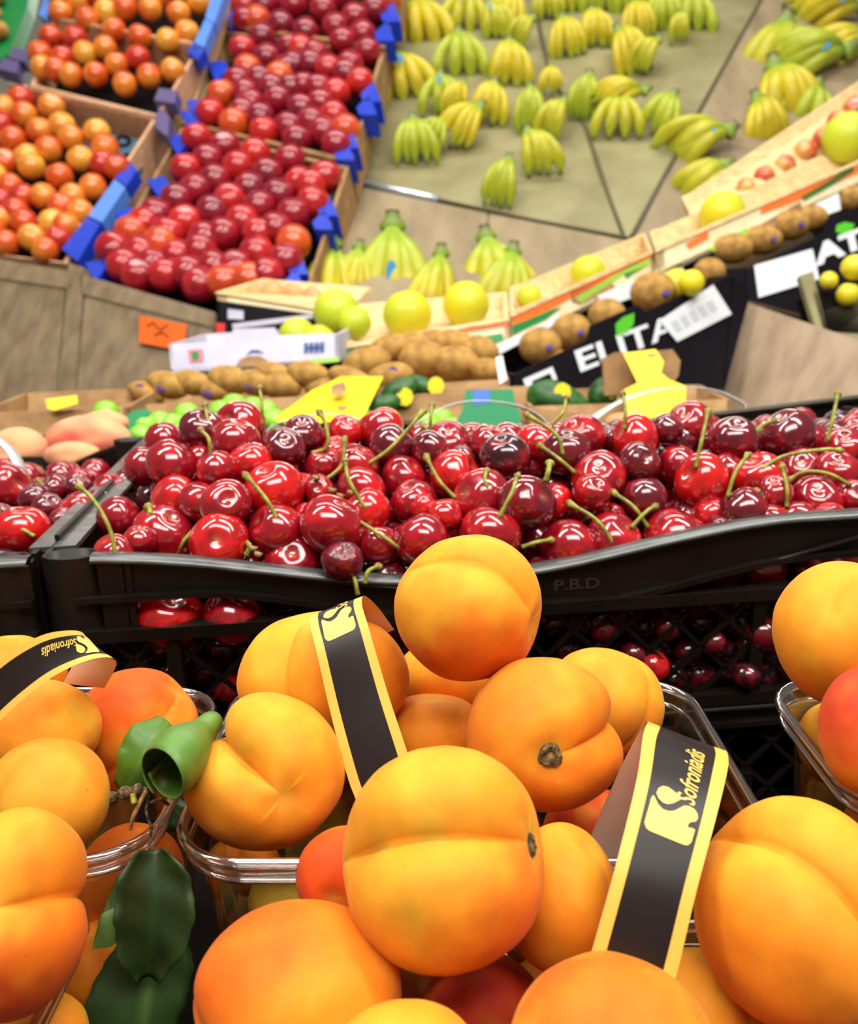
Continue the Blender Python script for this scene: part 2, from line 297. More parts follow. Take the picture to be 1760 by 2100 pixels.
APR = [
('a1', 962, 1245, 157, 152, .325, (.93, -.25, .3), (-.1, .8, .6), .75, YEL, [((.15, -1, .35), BLU, .85, .75), ((.4, -.6, .6), ORA, .6, .6)], 'plump apricot with rusty underside balanced on top of the middle punnet'),
('a2', 543, 1580, 167, 158, .300, (.42, -.10, .92), (-.62, .62, .35), 1.35, YEL, [((.6, -.5, .6), ORA, .45, .7)], 'heart-shaped yellow apricot with deep cleft resting on the punnet rim'),
('a3', 665, 1390, 176, 142, .3453, (-.2, .95, .1), (-.45, 0, .9), .8, YEL, [((.8, .2, .5), ORA, .5, .6)], 'apricot behind the strap, left of the topmost one'),
('a4', 910, 1755, 216, 224, .245, (.93, .22, .28), (-.05, .52, .86), 1.0, YEL, [((.75, -.35, .6), ORA, .75, .6), ((.9, -.25, .5), BLU, .35, .3)], 'largest apricot, in the middle, cleft running across its upper half'),
('a5', 1120, 1505, 165, 158, .305, (-.07, -.05, 1), (1, .25, 0), .85, ORA, [((-.5, .7, .5), YEL, .7, .8), ((-.8, .7, .2), BLU, .3, .5)], 'apricot facing forward with a dry brown stem scar'),
('a6', 1240, 1440, 122, 117, .360, (.2, .9, -.4), (.6, .4, .5), .3, YEL, [((.2, -.8, .6), BLU, .35, .7)], 'apricot half hidden behind the one with the stem scar'),
('a7', 885, 1510, 115, 90, .352, (0, .9, .1), (-.9, 0, .5), .3, ORA, [((0, .8, .5), YEL, .5, .8)], 'shaded apricot between the middle strap and the stem-scarred one'),
('a8', 925, 1395, 115, 90, .387, (0, .9, .1), (-.9, 0, .5), .3, YEL, [((.3, -.3, .9), ORA, .5, .8)], 'apricot tucked right under the topmost apricot'),
('a9', 612, 2030, 219, 168, .2376, (.25, .3, -.9), (-.75, -.1, .5), .28, ORA, [((.3, -.2, .9), YEL, .55, .8), ((-.75, .75, .3), BLU, .5, .6)], 'big smooth apricot at the bottom left of the middle pile, thin scratch on top'),
('a10', 712, 1795, 106, 98, .272, (-.2, -.1, .9), (.4, -.8, .2), .5, ORA, [((-.7, .3, .5), BLU, .9, 1.0)], 'small pinkish apricot squeezed behind the left of the largest one'),
('a11', 1155, 1845, 118, 152, .264, (.5, .8, .2), (.7, -.3, .5), .35, YEL, [((-.1, -.7, .7), ORA, .6, .9)], 'apricot behind the front strap, right of the largest one'),
('a12', 1640, 1872, 214, 232, .2468, (.62, -.25, .72), (-.45, .85, .25), .95, YEL, [((-.2, -.5, .8), ORA, .6, .9)], 'large double-lobed apricot to the right of the front strap'),
('a13', 1262, 2170, 224, 197, .215, (.1, -.8, .5), (.9, .1, .3), .2, YEL, [((-.2, 1, .2), BLU, .65, .45), ((.5, .7, .2), ORA, .6, .6)], 'apricot with pink crown in front of the strap foot'),
('a14', 1435, 2090, 130, 138, .2594, (.2, .9, .1), (.6, -.1, .7), .3, YEL, [((.3, -.4, .8), ORA, .4, .8)], 'plain apricot at the bottom, right of the strap foot'),
('a15', 990, 2080, 130, 120, .2715, (.1, .2, .9), (.1, -.9, .2), .35, BLU, [((.2, .3, .9), RED, .75, .9)], 'deep red apricot at the bottom below the largest one'),
('a16', 830, 2190, 165, 122, .2121, (-.2, .9, .3), (.8, .1, .5), .2, YEL, [], 'yellow top of an apricot at the bottom edge beside the red one'),
('a17', 1745, 1300, 153, 156, .312, (.7, .2, -.6), (0, .9, .2), .3, YEL, [((.2, -.9, .4), ORA, .5, .8)], 'golden apricot at the top of the right punnet'),
('a18', 1810, 1505, 122, 146, .2777, (.6, .6, .3), (0, -.5, .8), .3, BLU, [((-.5, -.8, .4), YEL, .8, .8), ((-.6, .5, .6), (.75, .07, .03), .7, .7)], 'red-blushed apricot in the right punnet'),
('a19', 1715, 1525, 75, 90, .3418, (.6, .6, .3), (0, -.5, .8), .3, YEL, [], 'small yellow piece of apricot behind the red-blushed one, right punnet'),
('a20', 1225, 1710, 112, 90, .3314, (.2, .8, .4), (.8, .2, .4), .3, BLU, [((-.3, -.8, .6), ORA, .7, .8)], 'rust-orange apricot wedged below the stem-scarred one'),
('a21', 282, 1495, 123, 128, .3469, (.72, .66, -.1), (.3, -.1, .9), .4, ORA, [((-.3, .9, .3), BLU, .75, .8)], 'bright orange-red apricot behind the green leaves'),
('a22', 75, 1500, 131, 106, .3146, (0, -.9, -.3), (1, 0, .3), .3, YEL, [((-.5, .8, .4), ORA, .6, .7)], 'yellow apricot under the left strap'),
('a23', 95, 1635, 128, 122, .2841, (-.02, -.5, .87), (-.9, .3, 0), .35, YEL, [((.3, .9, .4), ORA, .7, .8), ((.2, .4, .9), (.7, .42, .04), .4, .5)], 'dull yellow apricot with a small dark stem dimple, left punnet'),
('a24', 30, 1870, 158, 208, .235, (.05, .36, .93), (1, .25, .1), .9, YEL, [((.5, -.65, .4), BLU, .9, .7), ((.9, .2, .2), ORA, .7, .6)], 'tall apricot with red lower cheek in the front left punnet'),
('a25', 25, 1380, 80, 82, .348, (0, .9, 0), (.7, 0, .7), .3, ORA, [((.1, .9, .3), YEL, .6, .7)], 'apricot mostly hidden above the left strap'),
('a26', 60, 2130, 120, 90, .2524, (0, .9, .2), (.7, 0, .7), .3, YEL, [((.6, .2, .6), ORA, .5, .7)], 'apricot seen through the front left punnet wall'),
('a27', 268, 1800, 110, 108, .322, (.2, .7, .5), (.7, -.3, .4), .5, ORA, [((.5, .7, .4), BLU, .4, .7)], 'apricot behind the clear wall of the left punnet, beside the hanging leaf'),
('a28', 600, 1850, 92, 85, .3218, (-.2, .9, .2), (.4, 0, .8), .3, LIM, [], 'greenish-yellow apricot inside the middle punnet below its rim'),
('a29', 498, 1775, 78, 62, .3417, (-.2, .9, .2), (.4, 0, .8), .3, ORA, [], 'small orange apricot inside the middle punnet wall'),
('a30', 215, 1990, 100, 100, .2989, (-.2, .9, .2), (.4, 0, .8), .3, ORA, [], 'lowest apricot behind the leaves in the left punnet'),
('a31', 70, 1395, 66, 80, .3756, (-.2, .9, .2), (.4, 0, .8), .3, ORA, [], 'orange apricot peeping out behind the left strap'),
]
AO = {}
for a in APR: AO[a[0]] = apricot(a)
def surf(key, dx, dy):      # point on an apricot's skin, dx,dy in units of its radius, seen from the front
    o, c, R0, S = AO[key]; z = math.sqrt(max(0, 1 - dx * dx - dy * dy)); return c + RC @ V((dx * S.x, dy * S.y, z * S.z * .93))
# dry stem scar of a5: ring of bark round a pale core
def scar(key, dx, dy, r, ndir=None):
    o, c, R0, S = AO[key]; z = (RC @ (R0 @ V((0, 0, 1)))).normalized(); x = z.cross(V((0, 0, 1))).normalized(); y = z.cross(x)
    p = c + RC @ (V((R0 @ V((0, 0, .845))).to_tuple()) * 1.0 * S.x); vs = []; fs = []; n = 22
    prof = [(.2, .05), (.32, .25), (.55, .42), (.85, .5), (1.05, .2), (1.2, -.5)]
    for j, (rr, h) in enumerate(prof):
        for i in range(n):
            a = 2 * math.pi * i / n; q = rr * (1 + .13 * N.noise(V((i * .9, j * 2.1, 4))) + .05 * math.sin(3 * a))
            vs.append(p + x * r * q * math.cos(a) + y * r * q * math.sin(a) + z * r * (h + .25 * N.noise(V((i * .7, j, 1)))))
    for j in range(len(prof) - 1): fs += [[j * n + i, j * n + (i + 1) % n, (j + 1) * n + (i + 1) % n, (j + 1) * n + i] for i in range(n)]
    fs.append(list(range(n)))
    s_ = mesh('stem_scar', vs, fs, m_bark, o, True); tag(s_, 'dry dark brown stem scar')
    core = mesh('scar_core', [p + x * r * .4 * math.cos(2 * math.pi * i / 9) + y * r * .4 * math.sin(2 * math.pi * i / 9) + z * r * (.2 if i % 2 else .35) for i in range(9)] + [p + z * r * .5], [[i, (i + 1) % 9, 9] for i in range(9)], m_stemb, s_, True)
scar('a5', 0, 0, .0036)
for key, r in (('a4', .0030), ('a23', .0011), ('a24', .0010)): scar(key, 0, 0, r)

# fine scratch on the crown of the bottom-left apricot, freckle patch on a5
tag(tube('scratch', spline([surf('a9', .05, .98 * .86), surf('a9', .03, .66), surf('a9', -.02, .52), surf('a9', -.10, .44)], 5), .00022, m_bark, AO['a9'][0], 5), 'thin brown scratch')
for i_ in range(26):
    r_ = random.Random(i_); q_ = surf('a5', -.26 + r_.gauss(0, .06), .42 + r_.gauss(0, .10)); tube('freckle', [q_, q_ + RC @ V((.0005, .0004, 0))], .00025, m_bark, AO['a5'][0], 4)

# ================================================================ PUNNETS
def rrect(x0, x1, y0, y1, r, n=7):
    out = []
    for cx, cy, a0 in ((x1 - r, y0 + r, -90), (x1 - r, y1 - r, 0), (x0 + r, y1 - r, 90), (x0 + r, y0 + r, 180)):
        for k in range(n + 1):
            a = math.radians(a0 + 90 * k / n); out.append((cx + r * math.cos(a), cy + r * math.sin(a)))
    # fill the straight runs
    res = []
    for i, p in enumerate(out):
        q = out[(i + 1) % len(out)]; res.append(p); L = math.hypot(q[0] - p[0], q[1] - p[1]); m_ = int(L / .004)
        for k in range(1, m_): res.append((p[0] + (q[0] - p[0]) * k / m_, p[1] + (q[1] - p[1]) * k / m_))
    return res
def punnet(x0, x1, y0, y1, zr, zb, label):
    cx, cy = (x0 + x1) / 2, (y0 + y1) / 2
    t = thing('plastic_punnet', (cx, cy, zb), label, 'punnet', 'clear apricot punnets')
    loop = rrect(x0, x1, y0, y1, .022); n = len(loop); vs = []; fs = []; H = zr - zb
    def ring(z, ins, wob):
        for i, (x, y) in enumerate(loop):
            d = V((x - cx, y - cy)); l = d.length; k = (l - ins - (wob if i % 4 < 2 else 0)) / l
            vs.append(V((cx + d.x * k, cy + d.y * k, z)))
    lv = [(zr, 0, 0), (zr - .006, .002, 0), (zr - .009, .005, 0), (zr - .014, .006, .0012), (zr - H * .5, .010, .0014), (zb + .012, .014, .0014), (zb + .002, .022, 0), (zb + .001, .045, 0)]
    for a in lv: ring(*a)
    for j in range(len(lv) - 1): fs += [[j * n + i, j * n + (i + 1) % n, (j + 1) * n + (i + 1) % n, (j + 1) * n + i] for i in range(n)]
    fs.append([(len(lv) - 1) * n + i for i in range(n)])
    mesh('tray_wall', vs, fs, m_clear, t, True)
    tube('rim', [V((x, y, zr)) for x, y in loop], .0019, m_rim, t, 8, True)
    tube('rim_step', [V((cx + (x - cx) * .985, cy + (y - cy) * .985, zr - .0065)) for x, y in loop], .0011, m_rim, t, 6, True)
    return t
ZB = Z - .287
punnet(-.079, .108, .231, .350, Z - .176, ZB, 'clear punnet in the middle holding the tallest apricot pile')
punnet(-.058, .124, .085, .227, Z - .195, ZB, 'clear punnet at the front carrying the largest apricot')
punnet(-.275, -.088, .238, .350, Z - .180, ZB, 'clear punnet at the left behind the hanging leaves')
punnet(-.285, -.099, .085, .233, Z - .187, ZB, 'clear punnet at the front left holding the red-cheeked apricot')
punnet(.129, .315, .232, .318, Z - .160, ZB, 'clear punnet at the right edge below the golden apricot')

# ================================================================ PAPER STRAPS
LOGO_BODY = [(.02, .55), (.0, .12), (.06, .03), (.14, .0), (.86, 0), (.94, .03), (.99, .12), (1, .42), (.93, .43), (.86, .40), (.84, .46), (.88, .54), (.97, .60), (1.0, .70), (.97, .80), (.89, .87), (.78, .88), (.68, .83), (.60, .72), (.52, .62), (.42, .56), (.30, .54), (.18, .60), (.08, .72), (.05, .74), (.02, .66)]
LOGO_DROP = [(.10, .82), (.12, .94), (.20, 1.04), (.31, 1.07), (.44, 1.04), (.62, .97), (.54, .86), (.46, .76), (.36, .69), (.26, .68), (.16, .73)]
def tess(poly):
    from mathutils.geometry import tessellate_polygon
    return [list(t) for t in tessellate_polygon([[V((x, y, 0)) for x, y in poly]])]
def strap(left, right, label, v_logo, sgn, inner=1, mirror=1):
    """left/right: edge polylines (px,py,depth). v_logo: arclength fraction of the logo's foot, sgn: direction the text runs"""
    Lp = spline([P(*q) for q in left], 10); Rp = spline([P(*q) for q in right], 10); n = len(Lp)
    t = thing('paper_strap', (Lp[0] + Rp[0]) / 2, label, 'strap', 'printed punnet straps')
    mid = [(a + b) / 2 for a, b in zip(Lp, Rp)]; al = [0]
    for i in range(1, n): al.append(al[-1] + (mid[i] - mid[i - 1]).length)
    def ev(u, s):
        s = max(0, min(al[-1] - 1e-6, s)); i = 0
        while i < n - 2 and al[i + 1] < s: i += 1
        k = (s - al[i]) / (al[i + 1] - al[i]); a = Lp[i].lerp(Lp[i + 1], k); b = Rp[i].lerp(Rp[i + 1], k)
        tt_ = (mid[i + 1] - mid[i]).normalized(); nn = (b - a).cross(tt_).normalized() * inner
        return a.lerp(b, u), nn
    nu = 10; vs = []; fs = []; uvs = []
    for i in range(n):
        for k in range(nu + 1): vs.append(ev(k / nu, al[i])[0]); uvs.append((k / nu, al[i]))
    m0 = len(vs)
    for i in range(n):
        for k in range(nu + 1): p, nn = ev(k / nu, al[i]); vs.append(p - nn * .00035)
    W = nu + 1
    fo = [[i * W + k, i * W + k + 1, (i + 1) * W + k + 1, (i + 1) * W + k] for i in range(n - 1) for k in range(nu)]
    fi = [[m0 + q for q in reversed(f)] for f in fo]
    c = t.location.copy()
    me = bpy.data.meshes.new('paper_band'); me.from_pydata([tuple(v - c) for v in vs], [], fo + fi)
    uvl = me.uv_layers.new(name='UVMap'); uvs = uvs + uvs
    for lp in me.loops: uvl.data[lp.index].uv = uvs[lp.vertex_index]
    me.materials.append(m_strap); me.materials.append(m_strapin)
    for p in me.polygons: p.use_smooth = True; p.material_index = 0 if p.index < len(fo) else 1
    o = bpy.data.objects.new('paper_band', me); link(o, t)
    wd = (Rp[n // 3] - Lp[n // 3]).length
    def put(name, uv, fcs, u0, u1, s0, s1, swap=False):
        bm = bmesh.new(); bv = [bm.verts.new((x, y, 0)) for x, y in uv]
        for f in fcs:
            try: bm.faces.new([bv[q] for q in f])
            except ValueError: pass
        bmesh.ops.subdivide_edges(bm, edges=[e for e in bm.edges if e.calc_length() > .12], cuts=2, use_grid_fill=False)
        bmesh.ops.triangulate(bm, faces=bm.faces)
        pts = []; 
        for v in bm.verts:
            x, y = v.co.x, v.co.y
            if swap: x, y = 1 - y, x
            p, nn = ev(u0 + (u1 - u0) * x, s0 + (s1 - s0) * y); pts.append(p + nn * .00022)
        bm.verts.index_update(); fl = [[v.index for v in f.verts] for f in bm.faces]; bm.free()
        return mesh(name, pts, fl, m_gold, t)
    a, b = (.20, .80) if mirror > 0 else (.80, .20)
    s0 = v_logo * al[-1]; h = wd * .60 * sgn
    put('logo_mark', LOGO_BODY, tess(LOGO_BODY), a, b, s0, s0 + h)
    put('logo_drop', LOGO_DROP, tess(LOGO_DROP), a, b, s0, s0 + h)
    uv, fc = text_mesh('Sofroniadis', .012, .15)
    # text runs along the strap; its top faces the left edge
    ta, tb = (.50, .73) if mirror > 0 else (.50, .27)
    put('lettering', uv, fc, ta, tb, s0 + h * .92, s0 + h * 2.55, True)
    return t
strap([(1185, 2060, .226), (1205, 1985, .226), (1262, 1780, .233), (1306, 1600, .250), (1320, 1505, .266), (1329, 1481, .276), (1318, 1490, .284), (1275, 1570, .292), (1222, 1690, .300), (1190, 1770, .305)],
      [(1360, 2060, .226), (1387, 2000, .226), (1428, 1830, .232), (1468, 1680, .244), (1490, 1590, .256), (1494, 1555, .267), (1484, 1542, .276), (1450, 1600, .288), (1400, 1720, .298), (1370, 1800, .303)],
      'black and yellow paper strap arching over the front punnet, logo and lettering upright', .285, 1)
strap([(730, 1640, .296), (712, 1590, .298), (680, 1470, .302), (650, 1340, .306), (636, 1280, .312), (640, 1262, .322), (660, 1290, .338), (690, 1340, .350)],
      [(850, 1600, .296), (836, 1545, .298), (795, 1420, .304), (757, 1290, .310), (742, 1238, .316), (748, 1222, .326), (775, 1245, .340), (808, 1290, .352)],
      'black and yellow paper strap leaning on the apricots left of the topmost one', .50, 1)
strap([(-90, 1440, .262), (0, 1352, .275), (80, 1305, .288), (140, 1293, .300), (172, 1300, .312), (168, 1330, .324), (130, 1400, .334)],
      [(-90, 1580, .262), (0, 1478, .272), (90, 1400, .284), (160, 1362, .294), (215, 1348, .302), (240, 1360, .312), (215, 1410, .330)],
      'black and yellow paper strap across the left punnet, its lettering upside down', .62, -1, 1, -1)

# ================================================================ LEAF SPRIG
sp = thing('leaf_sprig', P(300, 1640, .29), 'apricot twig with green and dark leaves hanging between the left punnets', 'twig')
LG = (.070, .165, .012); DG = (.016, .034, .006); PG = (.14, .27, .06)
def leaf(mid, wl_, wr, col, fold=.002, col2=None, th=.0004):
    md = spline([P(*q) for q in mid], 6); n = len(md); vs = []; fs = []; cs = []; nu = 10
    def interp(a, t): x = t * (len(a) - 1); i = min(int(x), len(a) - 2); k = x - i; return a[i] * (1 - k) + a[i + 1] * k
    for i in range(n):
        t = (md[min(i + 1, n - 1)] - md[max(i - 1, 0)]).normalized(); vw = (CAM - md[i]).normalized(); sd = t.cross(vw).normalized(); nn = sd.cross(t).normalized(); dd = (md[i] - CAM).dot(FWD)
        for k in range(nu + 1):
            u = k / nu * 2 - 1; wv = interp(wl_, i / (n - 1)) if u < 0 else interp(wr, i / (n - 1))
            e = 1 + .018 * math.sin(i * 2.1) * abs(u)
            vs.append(md[i] + sd * (u * wv * e * dd / F) - nn * (fold * u * u) + nn * .0008 * math.sin(i * .9 + u * 3) * abs(u))
            vein = abs(u) < .06 or (abs(math.sin((i - abs(u) * 5) * 1.05)) > .985)
            cs.append(mix(col, (col2 or PG), .35 if vein else (.6 * sm(.85, 1, abs(u)) if col2 else 0)))
    W = nu + 1; fs = [[i * W + k, i * W + k + 1, (i + 1) * W + k + 1, (i + 1) * W + k] for i in range(n - 1) for k in range(nu)]
    o = mesh('leaf', vs, fs, m_leaf, sp, True, cs)
    md_ = o.modifiers.new('t', 'SOLIDIFY'); md_.thickness = th; md_.offset = 0
    return o
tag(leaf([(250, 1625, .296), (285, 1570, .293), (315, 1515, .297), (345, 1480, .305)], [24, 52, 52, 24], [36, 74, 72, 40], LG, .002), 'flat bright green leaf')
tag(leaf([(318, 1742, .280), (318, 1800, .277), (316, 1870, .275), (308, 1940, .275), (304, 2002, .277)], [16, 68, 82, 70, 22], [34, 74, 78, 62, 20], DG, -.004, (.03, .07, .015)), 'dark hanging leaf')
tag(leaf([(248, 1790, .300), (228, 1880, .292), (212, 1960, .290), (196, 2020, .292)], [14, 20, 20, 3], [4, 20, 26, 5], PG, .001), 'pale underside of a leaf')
tag(leaf([(335, 1900, .292), (318, 1970, .286), (300, 2060, .281), (290, 2170, .279)], [50, 80, 80, 60], [55, 92, 120, 110], (.03, .075, .015), .003), 'large dark leaf at the bottom')
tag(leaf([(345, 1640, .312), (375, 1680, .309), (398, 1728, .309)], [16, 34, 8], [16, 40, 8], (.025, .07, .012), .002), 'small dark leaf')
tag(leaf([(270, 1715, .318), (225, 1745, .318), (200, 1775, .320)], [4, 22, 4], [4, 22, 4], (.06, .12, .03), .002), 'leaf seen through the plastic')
# rolled leaf: a cone of leaf with its mouth towards us
ax0, ax1 = P(335, 1590, .270), P(430, 1488, .305); ax = (ax1 - ax0); a1 = ax.cross(cv(0, 0, 1)).normalized(); a2 = a1.cross(ax).normalized()
vs = []; cs = []; nt, na = 14, 26
for i in range(nt + 1):
    t = i / nt
    for k in range(na + 1):
        a = -2.2 + 7.0 * k / na; r = (.0078 + .0045 * math.sin(math.pi * min(1, t * 1.1 + .15))) * (1 - .35 * t) * (1 + .25 * k / na)
        vs.append(ax0 + ax * (t - .20 * (1 - t) * math.cos(a - 1.2)) + a1 * r * math.cos(a) * .75 + a2 * r * math.sin(a)); cs.append(mix(LG, (.12, .26, .05), k / na))
o = mesh('rolled_leaf', vs, [[i * (na + 1) + k, i * (na + 1) + k + 1, (i + 1) * (na + 1) + k + 1, (i + 1) * (na + 1) + k] for i in range(nt) for k in range(na)], m_leaf, sp, True, cs)
o.modifiers.new('t', 'SOLIDIFY').thickness = .0004; tag(o, 'green leaf rolled into a tube')
def px_tube(name, pts, r, mt, parent, seg=7, n=6): return tube(name, spline([P(*q) for q in pts], n), r, mt, parent, seg)
tag(px_tube('twig', [(222, 1640, .290), (250, 1628, .287), (280, 1620, .285), (292, 1626, .286)], lambda t: .0017 + .0006 * math.sin(t * 20), m_bark, sp, 9), 'broken brown twig end')
px_tube('stalk', [(300, 1622, .285), (285, 1650, .283), (272, 1680, .283), (268, 1700, .284)], lambda t: .0009 - .0003 * t, m_stemb, sp)
px_tube('stalk', [(305, 1630, .286), (300, 1665, .285), (312, 1700, .286)], .0005, m_bark, sp)
px_tube('stalk', [(310, 1690, .286), (304, 1740, .285), (292, 1775, .285)], .00035, m_bark, sp)
px_tube('stalk', [(312, 1690, .286), (308, 1740, .285), (306, 1765, .285)], .00035, m_bark, sp)
px_tube('stalk', [(300, 1650, .287), (330, 1640, .29), (345, 1650, .293)], .0006, m_bark, sp)
px_tube('bud', [(272, 1628, .283), (276, 1646, .282)], .0011, m_leaf, sp) if False else px_tube('bud', [(272, 1628, .283), (276, 1648, .282)], .0010, m_stem, sp)

# ================================================================ CHERRY CRATES
O0 = P(75, 1150, .440); E1 = (P(1785, 1052, .475) - O0).normalized(); _b = P(252, 908, .71) - O0
E3 = E1.cross(_b).normalized(); E2 = E3.cross(E1).normalized(); CW, CDp, CH = .60, .30, .104
def dipf(s): return -.0225 * (math.cos(max(-1, min(1, (s - .205) / .19)) * math.pi) * .5 + .5)
def make_crate(o, label, lift=0, text=False, drop=0, low=False):
    dipf = (lambda s: 0) if low else globals()['dipf']
    t = thing('fruit_crate', o - E3 * CH, label, 'crate', 'stacked black plastic cherry crates')
    W = lambda s, y, h: o + E1 * s + E2 * y + E3 * h
    # walls: bands following the scooped top
    def band(name, y0, th, top, bot, s0=.0, s1=CW, n=60, ax=0):
        vs = []; fs = []
        for i in range(n + 1):
            s = s0 + (s1 - s0) * i / n
            for y, h in ((y0, top(s)), (y0 + th, top(s)), (y0 + th, bot(s)), (y0, bot(s))): vs.append(W(s, y, h) if not ax else W(y, s, h))
        for i in range(n): fs += [[i * 4 + k, i * 4 + (k + 1) % 4, i * 4 + 4 + (k + 1) % 4, i * 4 + 4 + k] for k in range(4)]
        fs += [[0, 1, 2, 3], [n * 4 + k for k in range(4)]]
        return mesh(name, vs, fs, m_black, t)
    bb = (lambda s: -.010) if low else lambda s: -.021 - .020 * sm(.07, .20, s) * (1 - sm(.26, .40, s))
    band('front_wall', 0, .003, dipf, bb, .028)
    rimc = lambda s: V((0, 0, 0))
    rv = []; rf = []; rn = 70; prof_ = [(-.004, -.002), (-.0042, -.0004), (-.002, .0012), (.001, .0018), (.005, .0016), (.0075, .0004), (.0076, -.002)]
    for i in range(rn + 1):
        s_ = .026 + (CW - .026) * i / rn
        for y_, h_ in prof_: rv.append(W(s_, y_, dipf(s_) + h_))
    for i in range(rn): rf += [[i * 7 + k, i * 7 + (k + 1) % 7, i * 7 + 7 + (k + 1) % 7, i * 7 + 7 + k] for k in range(7)]
    mesh('rim', rv, rf, m_black if low else m_rimb, t, True)
    band('ridge', -.005, .006, lambda s: bb(s) + .0015, lambda s: bb(s) - .0015, .016)
    if not low: band('cross_bar', -.006, .010, lambda s: -.037, lambda s: -.0435, .014)
    band('bottom_bar', -.004, .008, lambda s: -.098, lambda s: -.105)
    for s in (.0285, .0415): band('upright', -.002, .005, lambda q: -.002, lambda q: -.042, s, s + .003 if s > .04 else s + .012, 2)
    for s in (.057, .205, .365, .52): band('lattice_post', -.003, .006, lambda q: -.043, lambda q: -.099, s, s + .007, 2)
    zl = lambda s: lift * (s / CW) - drop * sm(.0, .13, CW - s) - (.012 * math.sin(math.pi * s / CW) if lift else 0)
    band('back_wall', CDp - .003, .003, zl, lambda s: -.1, .0)
    band('back_rim', CDp - .006, .012, zl, lambda s: zl(s) - .003, .0)
    for x, nm in ((0, 'side_wall'), (CW - .003, 'side_wall')):
        band(nm, x, .003, lambda y: 0, lambda y: -.1, .012, CDp, 4, 1)
        band('side_rim', x - .003 if x else .002, .011, lambda y: .0005, lambda y: -.002, .020, CDp, 4, 1).data.materials[0] = m_rimb
    band('side_rim_lip', .0, .0025, lambda y: .0035, lambda y: -.003, .03, CDp, 4, 1)
    prism('base', [W(0, 0, -.103), W(CW, 0, -.103), W(CW, CDp, -.103), W(0, CDp, -.103)], E3 * .003, m_dark, t)
    # hollow corner posts
    for s, y in ((.0145, .006), (CW - .0145, .006), (.0145, CDp - .006), (CW - .0145, CDp - .006)):
        vs = []; n = 28
        for r, h in ((.0143, -.103), (.0138, .0002), (.0136, .0008), (.0118, .0008), (.0116, -.06), (0.0001, -.06)):
            for k in range(n): a = 2 * math.pi * k / n; vs.append(W(s + r * math.cos(a), y + r * .62 * math.sin(a), h))
        fs = [[j * n + k, j * n + (k + 1) % n, (j + 1) * n + (k + 1) % n, (j + 1) * n + k] for j in range(5) for k in range(n)]
        mesh('corner_post', vs, fs, m_black, t, True)
    # diamond lattice
    bm_v = []; bm_f = []
    def strip(s0, h0, s1, h1):
        d = V((s1 - s0, h1 - h0)).normalized(); nx, ny = -d.y * .0011, d.x * .0011; b = len(bm_v)
        for s, h in ((s0, h0), (s1, h1)):
            for k, y in ((1, .0005), (1, .003), (-1, .003), (-1, .0005)): bm_v.append(W(s + nx * k, y, h + ny * k))
        bm_f.extend([[b + k, b + (k + 1) % 4, b + 4 + (k + 1) % 4, b + 4 + k] for k in range(4)])
    lo, hi = -.099, (-.010 if low else -.042)
    for sg in (1, -1):
        x = -.06
        while x < CW:
            s0, s1 = x, x + (hi - lo)
            a, b_ = max(s0, .03), min(s1, CW - .01)
            if b_ > a: strip(a, lo + (a - s0) if sg > 0 else hi - (a - s0), b_, lo + (b_ - s0) if sg > 0 else hi - (b_ - s0))
            x += .0285
    mesh('lattice', bm_v, bm_f, m_black, t)
    # diagonal braces at both scoops
    for s0, s1 in () if low else ((.145, .235), (.315, .42)):
        up = s0 > .3
        q = [W(s0, -.003, -.036 if up else -.020), W(s1, -.003, -.012 if up else -.034)]; tube('brace', [q[0], q[1]], .0015, m_black, t, 5)
    if text:
        uv, fc = text_mesh('P.B.D', .02); a, b = .257, .281
        mesh('lettering', [W(a + (b - a) * x, -.0006, -.0325 + .006 * y) for x, y in uv], fc, m_emboss, t)
    return t
make_crate(O0, 'black plastic crate heaped with cherries, scooped rim lit along its front', .008, True)
make_crate(O0 - E1 * (CW + .004), 'black plastic crate at the left edge, its back rim curving up beside peaches', drop=.036)
make_crate(O0 - E3 * (CH + .003), 'black lattice-sided crate under the heaped cherry crate', low=True)
make_crate(O0 - E3 * (CH + .003) - E1 * (CW + .004), 'black lattice-sided crate under the left edge crate', low=True)

